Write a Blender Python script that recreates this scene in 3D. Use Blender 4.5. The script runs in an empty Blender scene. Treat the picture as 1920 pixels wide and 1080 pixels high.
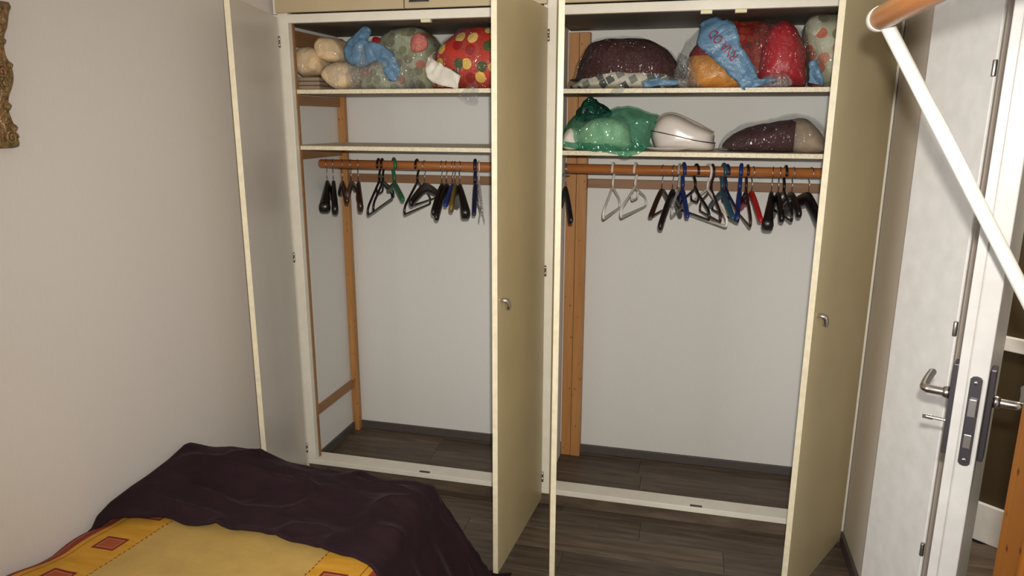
import bpy, bmesh, math, random
from mathutils import Vector, Matrix, noise
from mathutils.bvhtree import BVHTree

random.seed(7)
SC = bpy.context.scene
COL = SC.collection
R = math.radians

# ------------------------------------------------------------------ camera, light, exposure
cam_d = bpy.data.cameras.new('camera')
cam = bpy.data.objects.new('camera', cam_d)
COL.objects.link(cam)
CAM = Vector((1.6710, -2.7681, 1.6317))
RIGHT = Vector((0.970262, 0.242041, 0.002875))
UP = Vector((-0.058216, 0.221804, 0.973352))
BACK = Vector((0.234953, -0.944574, 0.229299))
m = Matrix((RIGHT, UP, BACK)).transposed().to_4x4()
m.translation = CAM
cam.matrix_world = m
cam_d.sensor_width = 36.0
cam_d.lens = 25.235
cam_d.clip_start = 0.02
SC.camera = cam

W = bpy.data.worlds.new('world')
SC.world = W
W.use_nodes = True
W.node_tree.nodes['Background'].inputs[0].default_value = (0.9, 0.85, 0.78, 1)
W.node_tree.nodes['Background'].inputs[1].default_value = 0.05

def area_light(name, loc, direction, size, power, color, shape='DISK'):
    d = bpy.data.lights.new(name, 'AREA')
    d.shape = shape
    d.size = size
    d.energy = power
    d.color = color
    o = bpy.data.objects.new(name, d)
    o.location = loc
    o.rotation_euler = Vector(direction).to_track_quat('-Z', 'Y').to_euler()
    COL.objects.link(o)
    return o

# the camera's own flash, a little above and right of the lens
fd = bpy.data.lights.new('camera_flash', 'SPOT')
fd.energy = 215.0
fd.color = (1.0, 0.95, 0.86)
fd.shadow_soft_size = 0.014
fd.spot_size = R(106)
fd.spot_blend = 1.0
fo = bpy.data.objects.new('camera_flash', fd)
fo.location = CAM + RIGHT * 0.022 + UP * 0.072
fo.rotation_euler = (-BACK).to_track_quat('-Z', 'Y').to_euler()
COL.objects.link(fo)
# added fill for side-facing surfaces, set in an added, unseen window
wl = area_light('added_side_fill', (-0.045, -2.75, 1.50), (1, 0, 0), 1.06, 36.0, (0.94, 0.97, 1.0), 'RECTANGLE')
wl.data.size_y = 1.06

SC.view_settings.view_transform = 'Standard'
SC.view_settings.look = 'None'
SC.view_settings.exposure = -0.12
SC.view_settings.gamma = 1.0
SC.view_settings.use_curve_mapping = False

# ------------------------------------------------------------------ node materials
class NT:
    def __init__(self, name):
        self.m = bpy.data.materials.new(name)
        self.m.use_nodes = True
        self.t = self.m.node_tree
        self.t.nodes.clear()
        self.out = self.n('ShaderNodeOutputMaterial')
    def n(self, typ, **kw):
        nd = self.t.nodes.new(typ)
        for k, v in kw.items():
            if k.startswith('i_'):
                key = k[2:]
                key = int(key) if key.isdigit() else key.replace('_', ' ')
                nd.inputs[key].default_value = v
            else:
                setattr(nd, k, v)
        return nd
    def l(self, a, b):
        self.t.links.new(a, b)
    def ramp(self, fac, stops, interp='LINEAR'):
        r = self.n('ShaderNodeValToRGB')
        r.color_ramp.interpolation = interp
        els = r.color_ramp.elements
        while len(els) < len(stops):
            els.new(0.5)
        for e, (p, c) in zip(els, stops):
            e.position = p
            e.color = (*c, 1)
        self.l(fac, r.inputs[0])
        return r.outputs[0]
    def math(self, op, a, b=None, c=None):
        nd = self.n('ShaderNodeMath', operation=op)
        for i, v in enumerate((a, b, c)):
            if v is None:
                continue
            if isinstance(v, (int, float)):
                nd.inputs[i].default_value = v
            else:
                self.l(v, nd.inputs[i])
        return nd.outputs[0]
    def mix(self, fac, a, b, mode='MIX'):
        nd = self.n('ShaderNodeMix', data_type='RGBA', blend_type=mode)
        for i, v in ((0, fac), (6, a), (7, b)):
            if isinstance(v, (int, float)):
                nd.inputs[i].default_value = v
            elif isinstance(v, tuple):
                nd.inputs[i].default_value = (*v, 1)
            else:
                self.l(v, nd.inputs[i])
        return nd.outputs[2]
    def coord(self, which='Object', scale=(1, 1, 1), loc=(0, 0, 0), rot=(0, 0, 0)):
        tc = self.n('ShaderNodeTexCoord')
        mp = self.n('ShaderNodeMapping')
        mp.inputs['Scale'].default_value = scale
        mp.inputs['Location'].default_value = loc
        mp.inputs['Rotation'].default_value = rot
        self.l(tc.outputs[which], mp.inputs[0])
        return mp.outputs[0]
    def noise(self, vec, scale, detail=3, rough=0.5, dist=0.0):
        nd = self.n('ShaderNodeTexNoise')
        nd.inputs['Scale'].default_value = scale
        nd.inputs['Detail'].default_value = detail
        nd.inputs['Roughness'].default_value = rough
        nd.inputs['Distortion'].default_value = dist
        if vec is not None:
            self.l(vec, nd.inputs['Vector'])
        return nd.outputs[0]
    def bump(self, h, strength=0.3, dist=0.01):
        b = self.n('ShaderNodeBump')
        b.inputs['Strength'].default_value = strength
        b.inputs['Distance'].default_value = dist
        self.l(h, b.inputs['Height'])
        return b.outputs[0]
    def principled(self, col, rough=0.5, metal=0.0, spec=0.4, normal=None, sheen=0.0):
        p = self.n('ShaderNodeBsdfPrincipled')
        if isinstance(col, tuple):
            p.inputs['Base Color'].default_value = (*col, 1)
        else:
            self.l(col, p.inputs['Base Color'])
        if isinstance(rough, (int, float)):
            p.inputs['Roughness'].default_value = rough
        else:
            self.l(rough, p.inputs['Roughness'])
        p.inputs['Metallic'].default_value = metal
        p.inputs['Specular IOR Level'].default_value = spec
        if sheen:
            p.inputs['Sheen Weight'].default_value = sheen
            p.inputs['Sheen Roughness'].default_value = 0.4
        if normal is not None:
            self.l(normal, p.inputs['Normal'])
        self.l(p.outputs[0], self.out.inputs[0])
        return p

def plain(name, col, rough=0.5, metal=0.0, spec=0.4, vary=0.06, scale=18, bump=0.0, sheen=0.0):
    t = NT(name)
    v = t.coord()
    f = t.noise(v, scale, 4)
    c = t.ramp(f, [(0.3, tuple(x * (1 - vary) for x in col)), (0.7, tuple(min(1, x * (1 + vary)) for x in col))])
    nm = t.bump(t.noise(v, scale * 6, 3), bump, 0.004) if bump else None
    t.principled(c, rough, metal, spec, nm, sheen)
    return t.m

def wallpaper(name, col, strength=0.09):
    t = NT(name)
    v = t.coord()
    v2 = t.coord(scale=(55, 55, 7))
    f = t.noise(v2, 3.0, 4, 0.6)
    g = t.noise(v, 1.6, 3)
    c = t.ramp(f, [(0.25, tuple(x * 0.98 for x in col)), (0.75, tuple(x * 1.02 for x in col))])
    c = t.mix(t.ramp(g, [(0.3, (0, 0, 0)), (0.7, (0.25, 0.25, 0.25))]), c, tuple(x * 0.94 for x in col))
    t.principled(c, 0.75, 0, 0.25, t.bump(f, strength, 0.003))
    return t.m

def wood(name, dark, light, axis='Z', scale=1.0, rough=0.45, knots=False, spec=0.35):
    t = NT(name)
    s = {'X': (1.2, 22, 22), 'Y': (22, 1.2, 22), 'Z': (22, 22, 1.2)}[axis]
    v = t.coord(scale=tuple(k * scale for k in s))
    f = t.noise(v, 1.6, 6, 0.6, 0.8)
    g = t.noise(t.coord(), 5, 2)
    c = t.ramp(f, [(0.3, dark), (0.5, tuple((a + b) / 2 for a, b in zip(dark, light))), (0.72, light)])
    c = t.mix(t.ramp(g, [(0.35, (0, 0, 0)), (0.75, (0.35, 0.35, 0.35))]), c, dark)
    if knots:
        vo = t.n('ShaderNodeTexVoronoi')
        t.l(t.coord(scale=(7, 7, 4)), vo.inputs['Vector'])
        k = t.ramp(vo.outputs['Distance'], [(0.06, (1, 1, 1)), (0.14, (0, 0, 0))])
        c = t.mix(k, c, tuple(x * 0.35 for x in dark))
    t.principled(c, rough, 0, spec, t.bump(f, 0.12, 0.002))
    return t.m

M = {}
M['wallpaper'] = wallpaper('wallpaper', (0.645, 0.60, 0.565))
M['closet_white'] = wallpaper('closet_white', (0.74, 0.73, 0.70), 0.05)
M['ceiling'] = plain('ceiling_white', (0.74, 0.70, 0.64), 0.8)
M['wall_right'] = wallpaper('wall_right_paint', (0.60, 0.54, 0.47), 0.1)
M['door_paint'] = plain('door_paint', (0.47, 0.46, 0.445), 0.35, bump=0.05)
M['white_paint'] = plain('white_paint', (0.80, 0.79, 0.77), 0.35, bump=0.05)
M['taupe'] = plain('taupe_jamb_shade', (0.29, 0.245, 0.205), 0.5)  # jamb tone, darkened to stand in for shade beside the door
M['frame_white'] = plain('frame_cream_gloss', (0.78, 0.74, 0.64), 0.32, bump=0.04, vary=0.04)
M['beige'] = plain('door_beige', (0.58, 0.49, 0.30), 0.38, vary=0.05, scale=4)
M['upper_beige'] = plain('upper_door_beige', (0.49, 0.40, 0.25), 0.4, vary=0.04, scale=4)
M['cream_edge'] = plain('door_edge_cream', (0.72, 0.64, 0.46), 0.4, vary=0.08, scale=40)
M['door_grey'] = plain('door_inner_grey', (0.62, 0.575, 0.52), 0.36, vary=0.04, scale=5)
M['chrome'] = plain('chrome', (0.62, 0.60, 0.58), 0.18, 1.0, 0.5, vary=0.02)
M['steel'] = plain('brushed_steel', (0.45, 0.43, 0.42), 0.35, 1.0, 0.5)
M['dark_metal'] = plain('dark_metal', (0.07, 0.065, 0.075), 0.35, 0.6)
M['black'] = plain('black_plastic', (0.008, 0.007, 0.009), 0.28, 0, 0.45)
M['black_wood'] = plain('black_lacquer', (0.010, 0.008, 0.008), 0.3, 0, 0.5)
M['brown_wood_dark'] = plain('dark_brown_lacquer', (0.028, 0.012, 0.008), 0.3, 0, 0.5)
M['bronze'] = plain('bronze_brown', (0.09, 0.055, 0.038), 0.35, 0, 0.5)
M['green'] = plain('green_plastic', (0.018, 0.13, 0.06), 0.4)
M['blue'] = plain('blue_plastic', (0.012, 0.03, 0.17), 0.35)
M['navy'] = plain('navy_plastic', (0.012, 0.016, 0.05), 0.35)
M['teal'] = plain('teal_plastic', (0.02, 0.07, 0.11), 0.35)
M['red'] = plain('red_plastic', (0.38, 0.012, 0.014), 0.35)
M['olive'] = plain('olive_wood', (0.17, 0.12, 0.03), 0.4)
M['oxblood'] = plain('oxblood_plastic', (0.035, 0.010, 0.010), 0.3)
M['white_plastic'] = plain('white_plastic', (0.66, 0.63, 0.56), 0.35)
M['cream_plastic'] = plain('cream_plastic', (0.72, 0.68, 0.42), 0.45)
M['case_white'] = plain('case_white', (0.66, 0.60, 0.555), 0.22, 0, 0.5, vary=0.03)
M['tube_white'] = plain('tube_white', (0.56, 0.57, 0.53), 0.25, 0, 0.5, vary=0.02)
M['rod_wood'] = wood('rod_wood', (0.30, 0.095, 0.025), (0.44, 0.17, 0.05), 'X', 1.0, 0.3)
M['batten'] = wood('batten_wood', (0.27, 0.135, 0.055), (0.36, 0.19, 0.085), 'Y', 1, 0.5)
M['batten_x'] = wood('batten_wood_x', (0.23, 0.115, 0.055), (0.30, 0.16, 0.08), 'X', 1, 0.5)
M['post_wood'] = wood('post_wood', (0.38, 0.17, 0.050), (0.52, 0.26, 0.095), 'Z', 1, 0.45, True)
M['pine'] = wood('pine_orange', (0.15, 0.045, 0.005), (0.235, 0.085, 0.010), 'Z', 0.7, 0.4, True)
M['rail_wood'] = wood('rail_wood', (0.36, 0.12, 0.028), (0.50, 0.20, 0.06), 'Y', 0.8, 0.3)
M['skirting'] = plain('vinyl_skirting', (0.085, 0.072, 0.066), 0.5)
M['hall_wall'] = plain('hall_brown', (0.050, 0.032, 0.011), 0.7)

def floor_material():
    t = NT('vinyl_plank')
    oi = t.n('ShaderNodeObjectInfo')
    add = t.n('ShaderNodeVectorMath', operation='ADD')
    tc = t.n('ShaderNodeTexCoord')
    comb = t.n('ShaderNodeCombineXYZ')
    t.l(t.math('MULTIPLY', oi.outputs['Random'], 37.0), comb.inputs[0])
    t.l(t.math('MULTIPLY', oi.outputs['Random'], 11.0), comb.inputs[1])
    t.l(tc.outputs['Object'], add.inputs[0])
    t.l(comb.outputs[0], add.inputs[1])
    mp = t.n('ShaderNodeMapping')
    mp.inputs['Scale'].default_value = (2.2, 26, 10)
    t.l(add.outputs[0], mp.inputs[0])
    f = t.noise(mp.outputs[0], 1.5, 6, 0.62, 0.5)
    c = t.ramp(f, [(0.28, (0.050, 0.035, 0.025)), (0.5, (0.100, 0.073, 0.052)), (0.75, (0.165, 0.127, 0.094))])
    tone = t.ramp(oi.outputs['Random'], [(0.0, (0.72, 0.72, 0.72)), (1.0, (1.12, 1.10, 1.06))])
    c = t.mix(1.0, c, tone, 'MULTIPLY')
    t.principled(c, 0.42, 0, 0.35, t.bump(f, 0.15, 0.002))
    return t.m
M['plank'] = floor_material()

def chipboard():
    t = NT('speckled_shelf')
    vo = t.n('ShaderNodeTexVoronoi')
    t.l(t.coord(scale=(62, 62, 110)), vo.inputs['Vector'])
    f = t.noise(t.coord(), 60, 3)
    c = t.ramp(f, [(0.3, (0.72, 0.64, 0.44)), (0.7, (0.80, 0.74, 0.58))])
    hs = t.n('ShaderNodeSeparateColor')
    t.l(vo.outputs['Color'], hs.inputs[0])
    k = t.math('MULTIPLY', t.math('GREATER_THAN', hs.outputs[0], 0.80), t.math('LESS_THAN', vo.outputs['Distance'], 0.42))
    c = t.mix(k, c, (0.25, 0.12, 0.06))
    t.principled(c, 0.5)
    return t.m
M['shelf'] = chipboard()
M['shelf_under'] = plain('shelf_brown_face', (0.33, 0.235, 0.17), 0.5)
M['top_board'] = plain('top_board_brown', (0.19, 0.155, 0.12), 0.6)

def plastic_film(name, tint=(0.95, 0.96, 0.96), opacity=0.22, scale=19, rough=0.20, body=None, bump=0.9, gloss=0.05):
    """thin clear or tinted crinkled film: see-through with sharp glints"""
    t = NT(name)
    v = t.coord(scale=(1.7, 1.0, 0.6), rot=(0, 0.5, 0))
    f = t.noise(v, scale, 2, 0.45, 1.2)
    vo = t.n('ShaderNodeTexVoronoi', feature='DISTANCE_TO_EDGE')
    t.l(t.coord(scale=(scale * 1.1, scale * 1.1, scale * 0.8)), vo.inputs['Vector'])
    h = t.math('ADD', f, t.math('MULTIPLY', t.math('MINIMUM', vo.outputs['Distance'], 0.12), 1.0))
    nm = t.bump(h, bump, 0.026)
    tr = t.n('ShaderNodeBsdfTransparent')
    tr.inputs[0].default_value = (*tint, 1)
    df = t.n('ShaderNodeBsdfDiffuse')
    df.inputs[0].default_value = (*[min(1, x * 0.85) for x in (body or tint)], 1)
    t.l(nm, df.inputs['Normal'])
    gl = t.n('ShaderNodeBsdfGlossy')
    gl.inputs['Roughness'].default_value = rough
    t.l(nm, gl.inputs['Normal'])
    a = t.n('ShaderNodeMixShader')
    t.l(t.math('MULTIPLY', t.ramp(f, [(0.35, (0.4, 0.4, 0.4)), (0.65, (1, 1, 1))]), opacity), a.inputs[0])
    t.l(tr.outputs[0], a.inputs[1]); t.l(df.outputs[0], a.inputs[2])
    lw = t.n('ShaderNodeFresnel')
    lw.inputs['IOR'].default_value = 1.35
    b = t.n('ShaderNodeMixShader')
    t.l(t.math('ADD', t.math('MINIMUM', t.math('MULTIPLY', lw.outputs[0], 0.3), 0.05), gloss), b.inputs[0])
    t.l(a.outputs[0], b.inputs[1]); t.l(gl.outputs[0], b.inputs[2])
    t.l(b.outputs[0], t.out.inputs[0])
    return t.m
M['film'] = plastic_film('clear_film', opacity=0.03)
M['film_dense'] = plastic_film('clear_film_dense', opacity=0.20, scale=22, gloss=0.05)
M['film_green'] = plastic_film('green_film', (0.74, 0.95, 0.85), 0.32, 9, 0.14, (0.10, 0.42, 0.30), 0.8)
M['film_green_dark'] = plastic_film('green_film_gathered', (0.10, 0.30, 0.22), 0.8, 20, 0.25, (0.015, 0.11, 0.075), 0.6)

def glossy_fold(name, col, vary=0.15, scale=14, rough=0.3):
    t = NT(name)
    v = t.coord()
    f = t.noise(v, scale, 5, 0.6, 1.0)
    c = t.ramp(f, [(0.3, tuple(x * (1 - vary) for x in col)), (0.7, tuple(min(1, x * (1 + vary)) for x in col))])
    t.principled(c, rough, 0, 0.5, t.bump(f, 0.5, 0.02))
    return t.m
M['cream_towel'] = plain('cream_towel', (0.72, 0.53, 0.32), 0.9, vary=0.08, scale=40, bump=0.35)
M['taupe_blanket'] = plain('taupe_blanket', (0.30, 0.225, 0.16), 0.9, bump=0.3)
M['maroon'] = plain('maroon_blanket', (0.045, 0.004, 0.006), 0.8, vary=0.25, scale=12, bump=0.2)
M['maroon_deep'] = plain('maroon_deep', (0.17, 0.008, 0.012), 0.75, vary=0.15, bump=0.2)
M['orange'] = glossy_fold('orange_cloth', (0.58, 0.25, 0.055))
M['red_cloth'] = glossy_fold('red_cloth', (0.40, 0.008, 0.018), 0.1)
M['blue_band'] = glossy_fold('blue_printed_band', (0.110, 0.215, 0.335), 0.25, 18, 0.28)
M['red_ink'] = plain('red_ink', (0.25, 0.035, 0.055), 0.5)
M['white_cloth'] = plain('white_cloth', (0.72, 0.68, 0.60), 0.8, vary=0.12, bump=0.3)
M['pale_green_cloth'] = plain('pale_green_cloth', (0.62, 0.70, 0.50), 0.8, vary=0.15, bump=0.3)

def patterned(name, base, spots, scale, size, base2=None, metric='EUCLIDEAN', rnd=0.7, tilt=0.0, rough=0.7, gloss_bump=0.35):
    """cloth printed with blobs: spots = [(threshold, colour), ...] picked by cell"""
    t = NT(name)
    sp = t.n('ShaderNodeSeparateXYZ')
    t.l(t.coord(rot=(0, tilt, 0)), sp.inputs[0])
    cb_ = t.n('ShaderNodeCombineXYZ')
    t.l(sp.outputs[0], cb_.inputs[0]); t.l(sp.outputs[2], cb_.inputs[1])
    v = cb_.outputs[0]
    vo = t.n('ShaderNodeTexVoronoi', voronoi_dimensions='2D', distance=metric)
    vo.inputs['Scale'].default_value = scale
    vo.inputs['Randomness'].default_value = rnd
    t.l(v, vo.inputs['Vector'])
    sc = t.n('ShaderNodeSeparateColor')
    t.l(vo.outputs['Color'], sc.inputs[0])
    inside = t.math('LESS_THAN', vo.outputs['Distance'], size)
    col = t.ramp(sc.outputs[0], spots, 'CONSTANT')
    f = t.noise(v, scale * 0.35, 3)
    bc = t.ramp(f, [(0.35, base), (0.65, base2 or base)])
    c = t.mix(inside, bc, col)
    t.principled(c, rough, 0, 0.4, t.bump(t.noise(t.coord(), 14, 4, 0.6, 1.0), gloss_bump, 0.02))
    return t.m
M['polka'] = patterned('polka_print', (0.43, 0.030, 0.018), [(0.0, (0.75, 0.48, 0.09)), (0.34, (0.05, 0.07, 0.012)), (0.58, (0.30, 0.006, 0.008)), (0.76, (0.72, 0.50, 0.14)), (0.9, (0.05, 0.08, 0.015))], 17, 0.36, (0.50, 0.045, 0.018))
M['floral'] = patterned('floral_print', (0.30, 0.31, 0.20), [(0.0, (0.20, 0.19, 0.12)), (0.4, (0.42, 0.16, 0.11)), (0.55, (0.38, 0.40, 0.27)), (0.8, (0.24, 0.25, 0.14))], 26, 0.46, (0.42, 0.44, 0.33))
M['floral_rose'] = patterned('floral_rose_print', (0.32, 0.31, 0.20), [(0.0, (0.50, 0.14, 0.08)), (0.3, (0.22, 0.20, 0.11)), (0.5, (0.48, 0.20, 0.13)), (0.7, (0.50, 0.50, 0.38))], 24, 0.44, (0.50, 0.49, 0.36))
M['red_floral'] = patterned('dark_red_floral', (0.21, 0.012, 0.010), [(0.0, (0.26, 0.035, 0.015)), (0.4, (0.14, 0.02, 0.012)), (0.7, (0.30, 0.05, 0.02))], 36, 0.4, (0.26, 0.012, 0.012))
M['grey_check'] = patterned('grey_block_print', (0.60, 0.55, 0.46), [(0.0, (0.10, 0.11, 0.11)), (0.35, (0.62, 0.58, 0.48)), (0.6, (0.22, 0.24, 0.22)), (0.75, (0.6, 0.56, 0.46))], 30, 0.42, (0.66, 0.62, 0.52), metric='CHEBYCHEV', rnd=0.5, tilt=0.5)
M['flower_pink'] = glossy_fold('pink_flower_print', (0.50, 0.15, 0.12), 0.3, 40, 0.4)

def fleece():
    t = NT('plum_fleece')
    v = t.coord()
    f = t.noise(v, 6, 4, 0.6)
    g = t.noise(v, 260, 2)
    c = t.ramp(f, [(0.3, (0.0165, 0.0078, 0.0100)), (0.7, (0.025, 0.012, 0.0155))])
    p = t.principled(c, 0.95, 0, 0.1, t.bump(g, 0.35, 0.003), 0.08)
    p.inputs['Sheen Tint'].default_value = (0.5, 0.36, 0.42, 1)
    return t.m
M['fleece'] = fleece()

def duvet_print():
    """printed stripes and squares running along the bed (object x across, y along)"""
    t = NT('duvet_print')
    tc = t.n('ShaderNodeTexCoord')
    s = t.n('ShaderNodeSeparateXYZ')
    t.l(tc.outputs['Object'], s.inputs[0])
    y = t.math('ADD', s.outputs[1], 1.13)
    x = t.math('SUBTRACT', s.outputs[0], t.math('MULTIPLY', y, 0.12))
    # mirror about the centre line of the bed
    xc = 0.475
    d = t.math('ABSOLUTE', t.math('SUBTRACT', x, xc))      # 0 in the middle
    wob = t.math('MULTIPLY', t.math('SINE', t.math('MULTIPLY', y, 330.0)), 0.0012)
    centre = (0.41, 0.265, 0.075)
    f = t.noise(t.coord(), 14, 4)
    c_mid = t.ramp(f, [(0.3, tuple(k * 0.93 for k in centre)), (0.7, tuple(k * 1.05 for k in centre))])
    f2 = t.noise(t.coord(scale=(5, 30, 5)), 1.5, 3)
    c_band = t.ramp(f2, [(0.3, (0.44, 0.205, 0.016)), (0.7, (0.52, 0.27, 0.030))])
    c_red = t.ramp(f, [(0.35, (0.19, 0.022, 0.016)), (0.65, (0.25, 0.040, 0.020))])
    in_band = t.math('GREATER_THAN', d, 0.272)
    c = t.mix(in_band, c_mid, c_band)
    line = t.math('LESS_THAN', t.math('ABSOLUTE', t.math('SUBTRACT', t.math('ADD', d, wob), 0.272)), 0.0022)
    dash = t.math('GREATER_THAN', t.math('SINE', t.math('MULTIPLY', y, 420.0)), -0.45)
    c = t.mix(t.math('MULTIPLY', line, dash), c, (0.16, 0.065, 0.012))
    line2 = t.math('LESS_THAN', t.math('ABSOLUTE', t.math('SUBTRACT', d, 0.412)), 0.0015)
    c = t.mix(line2, c, (0.2, 0.05, 0.01))
    c = t.mix(t.math('GREATER_THAN', d, 0.430), c, c_red)
    ln3 = t.math('LESS_THAN', t.math('ABSOLUTE', t.math('SUBTRACT', d, 0.458)), 0.0016)
    c = t.mix(ln3, c, (0.55, 0.25, 0.12))
    # squares in the band
    py = t.math('ABSOLUTE', t.math('SUBTRACT', t.math('PINGPONG', t.math('ADD', y, 5.0 * 0.165 + 0.136 + 0.0825), 0.0825), 0.0))
    dx = t.math('ABSOLUTE', t.math('SUBTRACT', d, 0.345))
    def box(hx, hy):
        return t.math('MULTIPLY', t.math('LESS_THAN', dx, hx), t.math('LESS_THAN', t.math('SUBTRACT', 0.0825, py), hy))
    c = t.mix(box(0.037, 0.030), c, (0.16, 0.018, 0.012))
    c = t.mix(box(0.029, 0.022), c, (0.42, 0.17, 0.08))
    c = t.mix(box(0.0265, 0.0195), c, (0.30, 0.065, 0.022))
    t.principled(c, 0.75, 0, 0.25, t.bump(t.noise(t.coord(), 9, 4), 0.25, 0.02))
    return t.m
M['duvet'] = duvet_print()

def gilt():
    t = NT('carved_gilt')
    f = t.noise(t.coord(), 45, 4)
    c = t.ramp(f, [(0.3, (0.11, 0.065, 0.03)), (0.55, (0.26, 0.17, 0.07)), (0.8, (0.34, 0.10, 0.06))])
    t.principled(c, 0.45, 0.25, 0.4, t.bump(t.noise(t.coord(), 60, 2), 0.9, 0.014))
    return t.m
M['gilt'] = gilt()
M['picture'] = plain('picture_print', (0.40, 0.33, 0.18), 0.6, vary=0.4, scale=9)
M['mattress'] = plain('mattress_ticking', (0.6, 0.56, 0.5), 0.8)
M['bed_wood'] = wood('bed_wood', (0.30, 0.14, 0.05), (0.42, 0.22, 0.09), 'Y')

# ------------------------------------------------------------------ mesh helpers
def link(name, me, mats, parent=None, smooth=False, loc=None, rot=None):
    o = bpy.data.objects.new(name, me)
    COL.objects.link(o)
    for k in (mats if isinstance(mats, (list, tuple)) else [mats]):
        me.materials.append(M[k] if isinstance(k, str) else k)
    if smooth:
        for p in me.polygons:
            p.use_smooth = True
    if parent is not None:
        o.parent = parent
    if loc is not None:
        o.location = loc
    if rot is not None:
        o.rotation_euler = rot
    return o

def from_bm(name, bm, mats, parent=None, smooth=False, loc=None, rot=None):
    me = bpy.data.meshes.new(name)
    bmesh.ops.recalc_face_normals(bm, faces=bm.faces)
    bm.to_mesh(me)
    bm.free()
    return link(name, me, mats, parent, smooth, loc, rot)

def add_box(bm, lo, hi, bevel=0.0, mat=0, mtx=None):
    vs = [bm.verts.new((x, y, z)) for x in (lo[0], hi[0]) for y in (lo[1], hi[1]) for z in (lo[2], hi[2])]
    idx = ((0, 1, 3, 2), (4, 6, 7, 5), (0, 4, 5, 1), (2, 3, 7, 6), (0, 2, 6, 4), (1, 5, 7, 3))
    fs = [bm.faces.new([vs[i] for i in f]) for f in idx]
    for f in fs:
        f.material_index = mat
    if bevel:
        es = list({e for f in fs for e in f.edges})
        r = bmesh.ops.bevel(bm, geom=es, offset=bevel, segments=2, affect='EDGES', profile=0.5)
        vs = list({v for f in r['faces'] for v in f.verts} | {v for v in vs if v.is_valid})
    if mtx is not None:
        bmesh.ops.transform(bm, matrix=mtx, verts=[v for v in vs if v.is_valid])
    return vs

def box(name, lo, hi, mat, parent=None, bevel=0.0, loc=None, rot=None):
    bm = bmesh.new()
    add_box(bm, lo, hi, bevel)
    return from_bm(name, bm, mat, parent, False, loc, rot)

def add_tube(bm, path, radius, n=8, closed=False, flat=1.0, mat=0):
    """sweep an (optionally flattened) ring along a polyline; radius may be a list"""
    pts = [Vector(p) for p in path]
    k = len(pts)
    rad = radius if isinstance(radius, (list, tuple)) else [radius] * k
    def tan(i):
        a = pts[(i - 1) % k] if (closed or i > 0) else pts[i]
        b = pts[(i + 1) % k] if (closed or i < k - 1) else pts[i]
        return (b - a).normalized()
    t0 = tan(0)
    ref = Vector((0, 1, 0)) if abs(t0.y) < 0.9 else Vector((1, 0, 0))
    u = (ref - t0 * ref.dot(t0)).normalized()
    rings = []
    for i in range(k):
        t = tan(i)
        u = (u - t * u.dot(t)).normalized()
        w = t.cross(u)
        ring = [bm.verts.new(pts[i] + (u * math.cos(a) * flat + w * math.sin(a)) * rad[i]) for a in (2 * math.pi * j / n for j in range(n))]
        rings.append(ring)
    for i in range(k if closed else k - 1):
        a, b = rings[i], rings[(i + 1) % k]
        for j in range(n):
            f = bm.faces.new((a[j], a[(j + 1) % n], b[(j + 1) % n], b[j]))
            f.material_index = mat
    if not closed:
        bm.faces.new(rings[0][::-1]).material_index = mat
        bm.faces.new(rings[-1]).material_index = mat

def tube(name, path, radius, mat, parent=None, n=8, closed=False, flat=1.0, loc=None):
    bm = bmesh.new()
    add_tube(bm, path, radius, n, closed, flat)
    return from_bm(name, bm, mat, parent, True, loc)

def smooth_path(pts, per=5, closed=False):
    P = [Vector(p) for p in pts]
    n = len(P)
    out = []
    for i in range(n if closed else n - 1):
        g = lambda j: P[j % n] if closed else P[max(0, min(n - 1, j))]
        p0, p1, p2, p3 = g(i - 1), g(i), g(i + 1), g(i + 2)
        for k in range(per):
            t = k / per
            out.append(0.5 * ((2 * p1) + (p2 - p0) * t + (2 * p0 - 5 * p1 + 4 * p2 - p3) * t * t + (3 * p1 - p0 - 3 * p2 + p3) * t ** 3))
    if not closed:
        out.append(P[-1])
    return out

def rounded(pts, r, seg=4):
    """polyline corners rounded by quadratic arcs (closed)"""
    P = [Vector(p) for p in pts]
    n = len(P)
    out = []
    for i in range(n):
        a, b, c = P[i - 1], P[i], P[(i + 1) % n]
        ra = min(r, (a - b).length * 0.45)
        rc = min(r, (c - b).length * 0.45)
        s, e = b + (a - b).normalized() * ra, b + (c - b).normalized() * rc
        for k in range(seg + 1):
            t = k / seg
            out.append(s * (1 - t) ** 2 + b * 2 * t * (1 - t) + e * t * t)
    return out

def lathe(name, profile, mat, parent=None, n=20, loc=None, rot=None):
    bm = bmesh.new()
    rings = [[bm.verts.new((r * math.cos(2 * math.pi * j / n), r * math.sin(2 * math.pi * j / n), z)) for j in range(n)] for r, z in profile]
    for a, b in zip(rings, rings[1:]):
        for j in range(n):
            bm.faces.new((a[j], a[(j + 1) % n], b[(j + 1) % n], b[j]))
    bm.faces.new(rings[0][::-1]); bm.faces.new(rings[-1])
    return from_bm(name, bm, mat, parent, True, loc, rot)

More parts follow.
